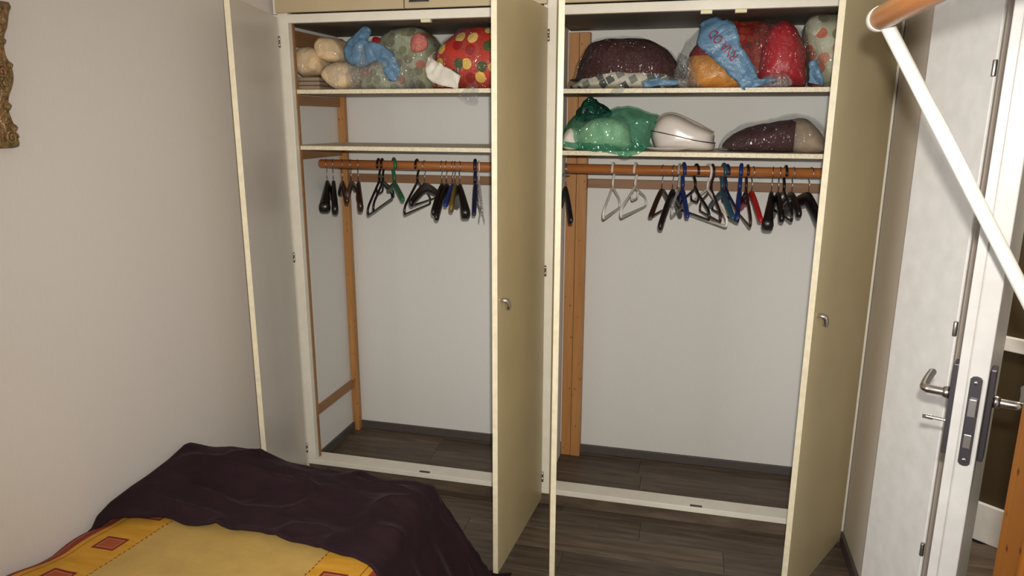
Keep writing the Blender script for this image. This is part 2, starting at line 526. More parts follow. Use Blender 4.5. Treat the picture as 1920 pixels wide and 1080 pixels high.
def pillow_bm(outline, yc, depth, zbase, p=2.6, amp=0.008, freq=9.0, seed=0, grow=0.0, n=84, k=27, ridge=0.0):
    """a stuffed soft shape: an outline in the x-z plane inflated along y, resting on zbase"""
    sm = smooth_path([(x, 0, z) for x, z in outline], 6, True)
    # resample evenly
    L = [0]
    for i in range(len(sm)):
        L.append(L[-1] + (sm[(i + 1) % len(sm)] - sm[i]).length)
    pts, j = [], 0
    for i in range(n):
        s = L[-1] * i / n
        while L[j + 1] < s:
            j += 1
        f = (s - L[j]) / max(1e-9, L[j + 1] - L[j])
        pts.append(sm[j].lerp(sm[(j + 1) % len(sm)], f))
    cx = sum(q.x for q in pts) / n
    zs = [q.z for q in pts]
    cz = min(zs) + 0.35 * (max(zs) - min(zs))
    bm = bmesh.new()
    rings = []
    for a in range(k):
        # even spacing along the rounded depth profile
        th = math.pi * (a + 0.35) / (k - 0.3)
        c = -math.cos(th)
        t = math.copysign(abs(c) ** (2 / p), c)
        s = max(0.03, (1 - abs(t) ** p) ** (1 / p))
        ring = []
        for q in pts:
            x = cx + (q.x - cx) * s
            z = cz + (q.z - cz) * s
            y = yc + t * depth / 2
            v = Vector((x, y, z))
            nrm = Vector(((q.x - cx) * s, (y - yc) * 0.9, (q.z - cz) * s))
            nrm = nrm.normalized() if nrm.length > 1e-6 else Vector((0, t, 0))
            d = noise.fractal(v * freq + Vector((seed * 3.1, seed * 1.7, 0)), 1.0, 2.0, 4) * amp + grow
            if ridge:
                d += ridge * (1 - abs(noise.noise(v * freq * 0.8 + Vector((seed, 5, 2))))) ** 4
            v = v + nrm * d
            v.z = max(v.z, zbase)
            ring.append(bm.verts.new(v))
        rings.append(ring)
    for a, b in zip(rings, rings[1:]):
        for j in range(n):
            bm.faces.new((a[j], a[(j + 1) % n], b[(j + 1) % n], b[j]))
    bm.faces.new(rings[0][::-1]); bm.faces.new(rings[-1])
    return bm

def pillow(name, outline, yc, depth, zbase, mat, parent=None, **kw):
    if mat != 'case_white' and 'film' not in mat:
        kw.setdefault('ridge', 0.007)      # creases of folded cloth
    return from_bm(name, pillow_bm(outline, yc, depth, zbase, **kw), mat, parent, True)

# ------------------------------------------------------------------ naming helpers
def tag(o, label, cat, group=None):
    o['label'] = label
    o['category'] = cat
    if group:
        o['group'] = group
    return o

def thing(name, label, cat, loc=(0, 0, 0), group=None, rot=None):
    o = bpy.data.objects.new(name, None)
    o.empty_display_size = 0.05
    COL.objects.link(o)
    o.location = loc
    if rot is not None:
        o.rotation_euler = rot
    return tag(o, label, cat, group)

def struct(o, label=None):
    o['kind'] = 'structure'
    if label:
        o['label'] = label
    return o

def keep(o, parent):
    """parent without moving (parts modelled in world coordinates)"""
    o.parent = parent
    o.matrix_parent_inverse = Matrix.Translation(parent.location).inverted() if parent.rotation_euler == Vector((0, 0, 0)) else parent.matrix_basis.inverted()
    return o

# ================================================================== SETTING
ZC = 2.47
D = 0.557
XL, XR = -0.03, 2.33
YB = -3.6
# floor with every plank its own piece
fl = struct(box('floor', (XL - 0.1, YB - 0.1, -0.08), (4.0, 1.2, -0.012), 'skirting'), 'dark greyish brown wood look vinyl plank floor')
def plank_mesh(w, d):
    bm = bmesh.new()
    add_box(bm, (0, 0, -0.012), (w, d, 0.0))
    top = [f for f in bm.faces if f.normal.z > 0.9 or all(abs(v.co.z) < 1e-6 for v in f.verts)]
    es = list({e for f in top for e in f.edges})
    bmesh.ops.bevel(bm, geom=es, offset=0.0009, segments=1, affect='EDGES')
    me = bpy.data.meshes.new('plank')
    bmesh.ops.recalc_face_normals(bm, faces=bm.faces)
    bm.to_mesh(me); bm.free()
    me.materials.append(M['plank'])
    return me
PW = 0.14
fixed = {0: 1.505, 4: 1.547, 5: 1.87, 6: 1.27, 1: 0.50}
rng = random.Random(3)
cache = {}
row = 0
y1 = 0.529
rows = [(0.529, 0.557)]
while y1 > YB:
    rows.append((max(YB, y1 - PW), y1)); y1 -= PW
for r, (ya, yb) in enumerate(rows):
    start = fixed.get(r - 1, rng.uniform(-0.5, 0.6)) % 1.02 - 1.02
    x = start
    while x < XR:
        a, b = max(x, XL), min(x + 1.02, XR)
        if b - a > 0.02:
            key = (round(b - a, 3), round(yb - ya, 3))
            if key not in cache:
                cache[key] = plank_mesh(b - a - 0.0008, yb - ya - 0.0008)
            o = bpy.data.objects.new('plank', cache[key])
            COL.objects.link(o)
            o.location = (a, ya, 0.0)
            o.parent = fl
        x += 1.02
# the hall floor beyond the open door
for r in range(11):
    ya = -1.4 + r * PW
    x = XR + 0.001
    for w in (0.55 + 0.09 * (r % 4), 1.02):
        key = (round(w, 3), round(PW, 3))
        if key not in cache:
            cache[key] = plank_mesh(w - 0.0008, PW - 0.0008)
        o = bpy.data.objects.new('plank', cache[key]); COL.objects.link(o)
        o.location = (x, ya, 0.0); o.parent = fl
        x += w

bm = bmesh.new()
add_box(bm, (XL - 0.1, -2.2, 0), (XL, D + 0.1, ZC))
add_box(bm, (XL - 0.1, YB, 0), (XL, -3.3, ZC))
add_box(bm, (XL - 0.1, -3.3, 0), (XL, -2.2, 0.95))
add_box(bm, (XL - 0.1, -3.3, 2.05), (XL, -2.2, ZC))
struct(from_bm('wall_left', bm, 'wallpaper'), 'pinkish beige papered wall on the left')
bm = bmesh.new()
for lo, hi in (((-0.11, -3.299, 0.951), (-0.07, -3.255, 2.049)), ((-0.11, -2.245, 0.951), (-0.07, -2.201, 2.049)), ((-0.11, -3.255, 0.951), (-0.07, -2.245, 0.995)), ((-0.11, -3.255, 2.005), (-0.07, -2.245, 2.049)), ((-0.105, -2.765, 0.995), (-0.075, -2.735, 2.005))):
    add_box(bm, lo, hi, 0.003)
wn = struct(from_bm('added_window_1', bm, 'white_paint'), 'added unseen white window frame in the left wall behind the photographer')  # unseen window, added to carry the side fill light
for y0, y1 in ((-3.254, -2.766), (-2.734, -2.246)):
    box('pane', (-0.092, y0, 0.996), (-0.088, y1, 2.004), plastic_film('added_window_glass', (0.97, 0.98, 0.98), 0.02, 2, 0.05, None, 0.0), wn)
struct(box('wall_back', (XL, D, 0), (XR, D + 0.1, ZC), 'closet_white'), 'off white papered wall behind the wardrobe')
struct(box('wall_front', (XL - 0.1, YB - 0.1, 0), (XR + 0.1, YB, ZC), 'wallpaper'))
DY0, DY1 = -0.90, -1.52
bm = bmesh.new()
add_box(bm, (XR, DY0, 0), (XR + 0.055, D + 0.1, ZC))
add_box(bm, (XR, YB, 0), (XR + 0.055, DY1, ZC))
add_box(bm, (XR, DY1, 2.12), (XR + 0.055, DY0, ZC))
struct(from_bm('wall_right', bm, 'wall_right'), 'beige wall on the right with a doorway')
struct(box('ceiling', (XL - 0.1, YB - 0.1, ZC), (4.0, 1.2, ZC + 0.08), 'ceiling'))
# papered wall skin inside the wardrobe: a white lining on the left wall
struct(box('wall_left_lining', (XL, 0.04, 0.0), (XL + 0.006, D, ZC - 0.3), 'closet_white'), 'off white lining inside the wardrobe on the left')
struct(box('wall_right_lining', (XR - 0.006, 0.04, 0.0), (XR, D, ZC - 0.3), 'closet_white'))
# vinyl skirting
struct(box('baseboard_back', (XL + 0.006, D - 0.012, 0.0), (XR - 0.006, D, 0.042), 'skirting', bevel=0.002), 'dark grey brown skirting along the wardrobe back')
struct(box('baseboard_left', (XL + 0.006, 0.06, 0.0), (XL + 0.018, D - 0.012, 0.045), 'skirting', bevel=0.002))
struct(box('baseboard_right', (XR - 0.012, -0.312, 0.0), (XR, -0.002, 0.05), 'skirting', bevel=0.002))
# doorway lining that faces the room, shade put into its dark colour
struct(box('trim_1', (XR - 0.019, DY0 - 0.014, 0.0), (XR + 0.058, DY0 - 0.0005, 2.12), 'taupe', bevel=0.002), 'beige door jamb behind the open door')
# flush white door standing proud of the right wall
sd = struct(box('door_1', (0.0, -0.022, 0.004), (0.292, 0.0, 2.16), 'white_paint', None, 0.002, loc=(2.312, -0.885, 0), rot=(0, 0, math.atan2(0.285, -0.062))), 'flush white narrow door leaf at the right wall')
for z in (1.745, 1.14, 0.54):
    lathe('hinge', [(0.0045, -0.018), (0.0052, -0.016), (0.0052, 0.016), (0.0045, 0.018)], 'steel', sd, 10, loc=(-0.003, 0.003, z))

# hall beyond the doorway: a slanting brown wall with rail and white skirting
hd = Vector((-0.78, 0.63, 0)).normalized()
hn = Vector((0.63, 0.78, 0)).normalized()
ha = math.atan2(-hd.y, -hd.x)
def hall_box(name, z0, z1, t0, t1, mat, bevel=0.0):
    return box(name, (-0.45, t0, z0), (1.05, t1, z1), mat, None, bevel, loc=(2.842, 0.198, 0), rot=(0, 0, ha))
struct(hall_box('wall_hall', 0, ZC, 0.0, 0.08, 'hall_wall'), 'dark brown hall wall beyond the open door')
struct(hall_box('baseboard_hall', 0, 0.16, -0.018, -0.0005, 'white_paint', 0.003), 'tall white skirting in the hall')
struct(hall_box('trim_2', 0.79, 0.845, -0.02, -0.0005, 'white_paint', 0.004), 'white dado rail in the hall')
struct(box('wall_hall_side', (3.86, -1.6, 0), (3.95, 1.1, ZC), 'hall_wall'))

area_light('added_hall_fill', (2.95, -0.75, 2.42), (0, 0, -1), 0.25, 36.0, (1.0, 0.88, 0.72))  # added unseen fill, brightens the hall face of the open door
# ================================================================== ROOM DOOR, ajar
rd = thing('door_2', 'white room door standing ajar, seen edge on with lock plate', 'door', (2.204, -1.39, 0.0))
rd['kind'] = 'structure'
del rd['category']
A = Vector((2.204, -1.390)); B = Vector((2.403, -0.932))
dl = (B - A).length
ang = math.atan2(B.y - A.y, B.x - A.x)
rd.rotation_euler = (0, 0, ang)     # local x runs from the free edge to the hinge, local y to the left face
T = 0.043
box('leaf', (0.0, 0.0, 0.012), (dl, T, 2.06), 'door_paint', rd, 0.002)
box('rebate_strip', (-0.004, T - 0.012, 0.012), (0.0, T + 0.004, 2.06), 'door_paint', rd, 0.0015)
bm = bmesh.new()
# lock face plate with rounded ends
pr = [(0.0, -0.087), (0.006, -0.0855), (0.0095, -0.081), (0.0095, 0.081), (0.006, 0.0855), (0.0, 0.087), (-0.006, 0.0855), (-0.0095, 0.081), (-0.0095, -0.081), (-0.006, -0.0855)]
f1 = [bm.verts.new((-0.0035, 0.017 + a, 1.097 + b)) for a, b in pr]
f2 = [bm.verts.new((0.0, 0.017 + a, 1.097 + b)) for a, b in pr]
bm.faces.new(f1); bm.faces.new(f2[::-1])
for i in range(len(pr)):
    bm.faces.new((f1[i], f1[(i + 1) % len(pr)], f2[(i + 1) % len(pr)], f2[i]))
lock = from_bm('lock_plate', bm, 'dark_metal', rd)
for z0, z1, xx, nm in ((1.108, 1.142, -0.010, 'latch_bolt'), (1.045, 1.072, -0.005, 'dead_bolt')):
    keep_o = box(nm, (xx, 0.011, z0), (-0.0034, 0.023, z1), 'steel', lock, 0.001)
for z in (1.172, 1.022):
    lathe('screw', [(0.004, 0.0), (0.004, 0.001), (0.002, 0.0018)], 'chrome', lock, 12, loc=(-0.0035, 0.017, z), rot=(0, -math.pi / 2, 0))
def handle_set(side):
    s = 1 if side > 0 else -1
    y0 = T if s > 0 else 0.0
    a, b = (y0 + 0.0005, y0 + 0.015) if s > 0 else (-0.010, -0.0005)
    pl = box('handle_plate', (0.028, a, 1.012), (0.066, b, 1.192), 'dark_metal', rd, 0.002)
    yy = b if s > 0 else a
    arm = smooth_path([(0.047, yy, 1.128), (0.047, yy + s * 0.032, 1.128), (0.052, yy + s * 0.044, 1.128), (0.070, yy + s * 0.046, 1.128), (0.115, yy + s * 0.046, 1.129), (0.15, yy + s * 0.044, 1.131)], 5)
    n = len(arm)
    tube('lever', arm, [0.0085 if i < 8 else 0.0075 for i in range(n)], 'chrome', rd, 12)
    lathe('lever_collar', [(0.012, 0), (0.012, 0.006), (0.0095, 0.012)], 'chrome', rd, 16, loc=(0.047, yy, 1.128), rot=(-s * math.pi / 2, 0, 0))
    return yy
yl = handle_set(1)
handle_set(-1)
bm = bmesh.new()
add_tube(bm, [(0.047, yl, 1.072), (0.047, yl + 0.034, 1.072)], 0.0032, 10)
add_box(bm, (0.0455, yl + 0.022, 1.067), (0.0485, yl + 0.040, 1.077), 0.0008)
from_bm('key', bm, 'chrome', rd)

# ================================================================== WARDROBE
wd = thing('wardrobe', 'built-in cream wardrobe with two open bays across the end wall', 'wardrobe', (1.15, 0.0, 0.0))
def wp(o):
    return keep(o, wd)
ZS, ZT = 2.007, 2.041
for x0, x1, z0 in ((-0.002, 0.042, 0.0805), (1.115, 1.172, 0.0805), (2.283, 2.3275, 0.0805)):
    wp(box('stile', (x0, 0.0, z0), (x1, 0.030, ZC - 0.002), 'frame_white', None, 0.002))
wp(box('lintel', (0.042, 0.001, ZS), (1.115, 0.026, ZT), 'frame_white', None, 0.002))
wp(box('lintel', (1.172, 0.001, ZS), (2.283, 0.026, ZT), 'frame_white', None, 0.002))
wp(box('sill', (-0.002, 0.0, 0.056), (2.3275, 0.082, 0.080), 'frame_white', None, 0.002))
pl_ = wp(box('plinth', (-0.002, 0.014, 0.0), (2.3275, 0.070, 0.056), 'plank', None))
wp(box('filler_strip', (-0.0295, 0.004, 0.0), (-0.0025, 0.026, ZT), 'frame_white', None, 0.001))
wp(box('edge_strip', (-0.018, -0.004, ZT + 0.001), (-0.004, 0.026, ZC - 0.002), 'frame_white', None, 0.001))
wp(box('partition', (1.095, 0.031, 0.001), (1.110, 0.495, ZC - 0.002), 'closet_white', None))
# brown batten behind the left stile and the top board of the bays
wp(box('corner_batten', (0.030, 0.031, 0.081), (0.0455, 0.046, ZS), 'batten', None))
wp(box('top_board', (-0.022, 0.031, ZS + 0.004), (1.094, D - 0.002, ZS + 0.022), 'top_board', None))
wp(box('top_board', (1.111, 0.031, ZS + 0.004), (2.322, D - 0.002, ZS + 0.022), 'top_board', None))
# posts and battens
wp(box('post', (-0.022, 0.510, 0.0), (0.014, 0.5435, 2.0), 'post_wood', None, 0.002))
wp(box('post', (1.112, 0.500, 0.0), (1.158, 0.5435, 2.0), 'post_wood', None, 0.002))
wp(box('post', (1.1595, 0.498, 0.0), (1.206, 0.5435, 2.0), 'post_wood', None, 0.002))
wp(box('post', (2.270, 0.510, 0.0), (2.318, 0.5435, 2.0), 'post_wood', None, 0.002))
for xa, xb in ((-0.022, -0.004), (2.302, 2.320)):
    for za, zb in ((1.93, 1.995), (1.685, 1.728), (1.455, 1.498), (0.245, 0.285)):
        wp(box('side_batten', (xa, 0.078, za), (xb, 0.509, zb), 'batten', None, 0.0015))
for za, zb in ((1.325, 1.365),):
    wp(box('back_batten', (0.0145, 0.532, za), (1.110, 0.5555, zb), 'batten_x', None, 0.0015))
    wp(box('back_batten', (1.207, 0.532, za), (2.268, 0.5555, zb), 'batten_x', None, 0.0015))
# shelves
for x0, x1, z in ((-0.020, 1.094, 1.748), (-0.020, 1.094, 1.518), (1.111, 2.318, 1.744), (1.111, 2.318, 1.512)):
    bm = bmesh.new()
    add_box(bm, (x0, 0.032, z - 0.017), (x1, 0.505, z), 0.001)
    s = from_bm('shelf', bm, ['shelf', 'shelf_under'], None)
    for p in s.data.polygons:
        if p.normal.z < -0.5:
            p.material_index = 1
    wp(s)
# clothes rods
RY, RZ, RR = 0.28, 1.428, 0.020
for x0, x1 in ((-0.003, 1.094), (1.148, 2.300)):
    wp(tube('clothes_rod', [(x0, RY, RZ), (x0 + 0.003, RY, RZ), (x1 - 0.003, RY, RZ), (x1, RY, RZ)], [RR - 0.002, RR, RR, RR - 0.002], 'rod_wood', None, 24))
wp(box('rod_bracket', (1.1105, 0.262, 1.398), (1.165, 0.298, 1.4075), 'chrome', None, 0.002))

# doors of the two bays
def wardrobe_door(hinge, free, side, face_in, face_out, knob):
    """hinge, free: xy of the face line; thickness grows to `side` (+1 left of the hinge>free direction)"""
    h, f = Vector(hinge), Vector(free)
    a = math.atan2(f.y - h.y, f.x - h.x)
    w = (f - h).length
    t = 0.019
    y0, y1 = (0.0, t) if side > 0 else (-t, 0.0)
    bm = bmesh.new()
    add_box(bm, (0.004, y0, 0.037), (w, y1, 2.030), 0.0012)
    d = from_bm('door', bm, ['cream_edge', face_in, face_out], None, False, (h.x, h.y, 0), (0, 0, a))
    d.data.update()
    for p in d.data.polygons:
        if p.normal.y * side > 0.8:
            p.material_index = 2 if knob[0] == 'far' else 1
        elif p.normal.y * side < -0.8:
            p.material_index = 1 if knob[0] == 'far' else 2
    out = knob[1]
    return d, w, a, t, out
def fit(o, parent, mtx):
    o.matrix_world = parent.matrix_basis @ mtx if False else mtx
    o.parent = parent
    return o

def door_parts(d, w, yface, s, yhinge, with_knob=True):
    """knob on the outer face (local y = yface, outward sign s) and hinge barrels at the hinge"""
    kx = w - 0.035
    path = smooth_path([(kx, yface, 1.045), (kx, yface + s * 0.012, 1.046), (kx - 0.002, yface + s * 0.020, 1.042), (kx - 0.004, yface + s * 0.024, 1.030), (kx - 0.004, yface + s * 0.023, 1.016)], 4)
    n = len(path)
    rad = [0.006 + 0.004 * min(1, i / 6) - 0.004 * max(0, (i - n + 4) / 4) for i in range(n)]
    if with_knob:
        tube('knob', path, rad, 'chrome', d, 12)
    for z in (1.935, 1.040, 0.137):
        bm = bmesh.new()
        add_tube(bm, [(0.0, yhinge, z - 0.022), (0.0, yhinge, z - 0.001)], 0.0045, 10)
        add_tube(bm, [(0.0, yhinge, z + 0.001), (0.0, yhinge, z + 0.022)], 0.0045, 10)
        add_box(bm, (-0.010, yhinge - 0.001, z - 0.02), (0.0, yhinge + 0.001, z + 0.02))
        from_bm('hinge', bm, 'steel', d, True)

# left bay, left leaf: inner grey face towards the room
d, w, a, t, _ = wardrobe_door((0.0, -0.006), (0.148, -0.537), -1, 'door_grey', 'beige', ('far', 0))
wp(d); door_parts(d, w, -t, -1, 0.002, False)
# left bay, right leaf: outer beige face seen
d, w, a, t, _ = wardrobe_door((1.1195, -0.006), (1.0745, -0.568), -1, 'door_grey', 'beige', ('near', 0))
wp(d); door_parts(d, w, 0.0, 1, 0.002)
# right bay, left leaf: almost edge on
d, w, a, t, _ = wardrobe_door((1.170, -0.006), (1.2785, -0.553), -1, 'door_grey', 'beige', ('far', 0))
wp(d); door_parts(d, w, -t, -1, 0.002, False)
# right bay, right leaf: outer face seen
d, w, a, t, _ = wardrobe_door((2.300, -0.008), (2.037, -0.494), 1, 'door_grey', 'beige', ('far', 0))
wp(d); door_parts(d, w, t, 1, 0.002)

# upper cupboard doors
for x0, x1 in ((0.0, 0.553), (0.558, 1.116), (1.171, 1.744), (1.749, 2.322)):
    u = wp(box('upper_door', (x0, -0.019, ZT + 0.004), (x1, -0.0005, ZC - 0.012), 'upper_beige', None, 0.0015))
for hx in (0.617, 1.17 + 0.512, 1.81):
    bm = bmesh.new()
    pts = []
    for i in range(9):
        t_ = math.pi * i / 8
        pts.append((hx + 0.042 * math.cos(t_), -0.0195 - 0.018 * math.sin(t_)))
    lo = [bm.verts.new((x, y, 2.066)) for x, y in pts]
    hi = [bm.verts.new((hx + (x - hx) * 0.8, -0.0195 + (y + 0.0195) * 0.6, 2.096)) for x, y in pts]
    for i in range(8):
        bm.faces.new((lo[i], lo[i + 1], hi[i + 1], hi[i]))
    bm.faces.new(lo); bm.faces.new(hi)
    wp(from_bm('cup_handle', bm, 'dark_metal', None))
# catches under the lintels and on the sill
for cx in (0.633, 1.685, 1.802):
    bm = bmesh.new()
    add_box(bm, (cx - 0.020, 0.003, ZS - 0.012), (cx + 0.020, 0.024, ZS), 0.002)
    for i in range(5):
        add_box(bm, (cx - 0.016 + i * 0.007, 0.0012, ZS - 0.010), (cx - 0.013 + i * 0.007, 0.003, ZS - 0.001))
    wp(from_bm('catch', bm, 'cream_plastic', None))
for cx in (0.577, 1.764):
    wp(box('floor_catch', (cx - 0.024, 0.004, 0.0805), (cx + 0.024, 0.016, 0.0835), 'dark_metal', None, 0.001))

# ================================================================== BED
bed = thing('bed', 'single bed along the left wall under the yellow duvet', 'bed', (0.45, -1.7, 0.0))
keep(box('bed_base', (0.0, -2.68, 0.14), (0.90, -0.735, 0.27), 'bed_wood', None, 0.005), bed)
keep(box('mattress', (-0.008, -2.68, 0.271), (0.905, -0.73, 0.415), 'mattress', None, 0.03), bed)
for x in (0.03, 0.82):
    for y in (-2.64, -0.82):
        keep(box('leg', (x, y, 0.0), (x + 0.05, y + 0.05, 0.1395), 'bed_wood', None, 0.003), bed)

BX0, BX1, BY1 = -0.012, 0.93, -0.715
def hump(x, c, w):
    u = (x - c) / w
    return math.exp(-u * u)
def duvet_z(x, y):
    z = 0.440 + 0.008 * noise.fractal(Vector((x * 2.2, y * 2.2, 3.3)), 1, 2, 3)
    z += 0.012 * math.sin(max(0, min(1, (x - BX0) / (BX1 - BX0))) * math.pi)
    return z
def drape(s, t, off, flare, zmin, fold=0.010, seed=0.0, zf=None):
    """cloth coordinate (s across, t along) -> point on the bed with the overhang falling off its foot and right side"""
    rc = 0.05
    # nearest point of the bed top rectangle with rounded corner
    ix = min(s, BX1 - rc); iy = min(t, BY1 - rc)
    dx, dy = max(0.0, s - ix), max(0.0, t - iy)
    d = math.hypot(dx, dy)
    base = duvet_z(min(s, BX1), min(t, BY1)) + off
    if zf:
        base += zf(s, t)
    if d < 1e-6:
        return Vector((s, t, base))
    nx, ny = dx / d, dy / d
    q = d / rc
    th = min(q, math.pi / 2)
    hor = rc * math.sin(th)
    drop = rc * (1 - math.cos(th))
    rest = max(0.0, d - rc * math.pi / 2)
    per = math.atan2(ny, nx) * 0.35 + (t * (nx > 0.5) - s * (ny > 0.5))
    wave = math.sin(per * 26 + seed) * 0.6 + math.sin(per * 47 + 1.3 + seed) * 0.4
    hor += flare * rest + fold * wave * min(1.0, rest / 0.12)
    z = base - drop - rest * math.sqrt(max(0.05, 1 - flare * flare))
    if z < zmin:
        hor += (zmin - z) * 0.10
        z = zmin + 0.004 * abs(wave)
    return Vector((ix + nx * hor, iy + ny * hor, z))

def cloth(name, s_list, t_fn, nt, fn, mat, thick, smooth=True):
    bm = bmesh.new()
    grid = []
    for s in s_list:
        t0, t1 = t_fn(s)
        grid.append([bm.verts.new(fn(s, t0 + (t1 - t0) * j / nt)) for j in range(nt + 1)])
    for a, b in zip(grid, grid[1:]):
        for j in range(nt):
            bm.faces.new((a[j], b[j], b[j + 1], a[j + 1]))
    o = from_bm(name, bm, mat, None, smooth)
    sm = o.modifiers.new('thickness', 'SOLIDIFY')
    sm.thickness = thick
    sm.offset = -1.0
    return o

S = [BX0 - 0.016 + (0.93 + 0.26 + 0.028) * i / 90 for i in range(91)]
dv = cloth('duvet', [s for s in S], lambda s: (-2.66, BY1 + 0.10), 120,
           lambda s, t: drape(s, t, 0.0, 0.05, 0.06, 0.004) + Vector((0, 0, -0.012 * max(0, (0.03 - s) / 0.05) ** 2 + 0.03 * max(0, min(1, (-1.33 - t) / 0.16)) * max(0, min(1, (0.10 - s) / 0.10)) - 0.005 * math.sin(t * 31) * max(0, min(1, (0.08 - s) / 0.08)))),
           'duvet', 0.006)
tag(dv, 'yellow duvet with orange bands and red bordered squares', 'duvet')

def near_edge(s):
    pts = [(-0.03, -1.235), (0.0, -1.215), (0.08, -1.170), (0.15, -1.148), (0.224, -1.140), (0.516, -1.146), (0.758, -1.182), (0.88, -1.196), (0.96, -1.225), (1.05, -1.30), (1.45, -1.42)]
    for (a, ya), (b, yb) in zip(pts, pts[1:]):
        if s <= b:
            return ya + (yb - ya) * (s - a) / (b - a)
    return pts[-1][1]
WALL_RUCK = [(-1.26, 0.430), (-1.208, 0.440), (-1.183, 0.466), (-1.129, 0.482), (-1.04, 0.489), (-0.97, 0.490), (-0.868, 0.498), (-0.785, 0.514), (-0.744, 0.507), (-0.715, 0.478)]
def blanket_bumps(s, t):
    z = 0.0
    # rucked up against the wall, a ridge near the foot, loose folds running across
    z += 0.030 * hump(s, -0.03, 0.16) * (hump(t, -0.92, 0.18))
    z += 0.048 * hump(s, 0.20, 0.17) * hump(t, -0.78, 0.12)
    z += 0.012 * hump(s, 0.50, 0.25) * hump(t, -0.90, 0.10)
    w = noise.fractal(Vector((s * 3.2 - t * 2.0, t * 6.5 + s * 2.2, 1.7)), 1, 2, 4)
    z += 0.016 * w
    r = 1 - abs(noise.noise(Vector((s * 2.6 + t * 3.5, t * 5.5 - s * 2.6, 4.1))))
    z += 0.022 * r ** 5
    edge = max(0.0, 1 - (t - near_edge(s)) / 0.05)
    z += 0.006 * edge
    z = max(z, -0.004)
    # where it lies rucked against the wall
    pr_ = WALL_RUCK
    zt = pr_[-1][1]
    for (a, za), (b, zb) in zip(pr_, pr_[1:]):
        if t <= b:
            zt = za + (zb - za) * max(0.0, (t - a)) / (b - a)
            break
    k = hump(s, BX0, 0.075) if t < BY1 + 0.02 else 0.0
    return z * (1 - k) + (zt - duvet_z(s, min(t, BY1)) - 0.016) * k
S2 = [BX0 + 0.004 + (0.93 + 0.43) * i / 150 for i in range(151)]
bl = cloth('blanket', S2, lambda s: (near_edge(s) + 0.004 * math.sin(s * 40), BY1 + 0.42), 130,
           lambda s, t: drape(s, t, 0.016, 0.45, 0.022, 0.018, 0.7, blanket_bumps), 'fleece', 0.009)
tag(bl, 'dark plum fleece blanket spread over the foot of the bed', 'blanket')

# ================================================================== PICTURE FRAME on the left wall
prof = [(-1.220, 1.912), (-1.216, 1.900), (-1.224, 1.885), (-1.234, 1.852), (-1.245, 1.832), (-1.251, 1.806), (-1.250, 1.781), (-1.242, 1.765), (-1.237, 1.744), (-1.239, 1.724), (-1.247, 1.704), (-1.255, 1.691), (-1.263, 1.671), (-1.266, 1.645), (-1.260, 1.625), (-1.257, 1.612), (-1.255, 1.590), (-1.249, 1.570), (-1.254, 1.559), (-1.275, 1.556)]
pf = thing('picture_frame', 'carved gilt picture frame with scrolled edge high on the left wall', 'picture frame', (XL, -1.36, 1.735))
bm = bmesh.new()
yc_ = -1.385
outer = smooth_path([(0, y, z) for y, z in prof], 4)
full = [(p.y, p.z) for p in outer] + [(2 * yc_ - p.y, p.z) for p in reversed(outer)]
inner = []
for y, z in full:
    inner.append((max(min(y, yc_ + 0.085), yc_ - 0.085), max(min(z, 1.735 + 0.115), 1.735 - 0.115)))
n = len(full)
levels = [(0.001, 0.0), (0.018, 0.0), (0.026, 0.18), (0.020, 0.45), (0.024, 0.75), (0.012, 1.0), (0.006, 1.0)]
rings = []
for h, t in levels:
    rings.append([bm.verts.new((XL + h, a[0] + (b[0] - a[0]) * t, a[1] + (b[1] - a[1]) * t)) for a, b in zip(full, inner)])
for a, b in zip(rings, rings[1:]):
    for j in range(n):
        bm.faces.new((a[j], a[(j + 1) % n], b[(j + 1) % n], b[j]))
keep(from_bm('moulding', bm, 'gilt', None, True), pf)
# scroll carvings along the right and left sides
for sy in (1, -1):
    for (cy, cz, rr) in ((-1.262, 1.892, 0.016), (-1.276, 1.742, 0.018), (-1.270, 1.842, 0.010), (-1.280, 1.690, 0.009), (-1.285, 1.625, 0.010), (-1.276, 1.582, 0.018), (-1.252, 1.865, 0.010), (-1.262, 1.815, 0.008), (-1.252, 1.758, 0.007), (-1.268, 1.715, 0.009), (-1.275, 1.658, 0.009), (-1.266, 1.605, 0.008)):
        sp = []
        for i in range(22):
            a = i * 0.5
            r_ = rr * (1 - i / 26)
            sp.append((XL + 0.026 + 0.003 * i / 22, yc_ + sy * (cy - yc_) + r_ * math.cos(a), cz + r_ * math.sin(a)))
        keep(tube('scroll', sp, 0.0035, 'gilt', None, 6), pf)
keep(box('picture_panel', (XL + 0.0015, yc_ - 0.083, 1.735 - 0.113), (XL + 0.0055, yc_ + 0.083, 1.735 + 0.113), 'picture', None), pf)

# ================================================================== SHELF CONTENTS
def bag(name, label, group, loc):
    return thing(name, label, 'bag', loc, group)
Z1L, Z1R, Z2R = 1.7485, 1.7445, 1.5125

# three cream rolled towels, each in cling film
rolls = [
    ([(-0.002, 1.850), (0.010, 1.900), (0.039, 1.918), (0.085, 1.914), (0.115, 1.889), (0.127, 1.857), (0.111, 1.826), (0.060, 1.810), (0.028, 1.812)], 0.17, 0.20, 1.803, 'cream rolled towel in film resting on the taupe folded blanket, leftmost of three'),
    ([(0.088, 1.931), (0.104, 1.955), (0.136, 1.962), (0.181, 1.950), (0.206, 1.913), (0.211, 1.880), (0.185, 1.863), (0.130, 1.868), (0.097, 1.899)], 0.19, 0.20, 1.857, 'cream rolled towel in film, topmost of the pile of three'),
    ([(0.142, 1.812), (0.159, 1.842), (0.196, 1.858), (0.245, 1.856), (0.275, 1.830), (0.272, 1.775), (0.240, 1.752), (0.195, 1.753), (0.158, 1.780)], 0.15, 0.20, Z1L, 'cream rolled towel in glinting film standing on the shelf edge'),
]
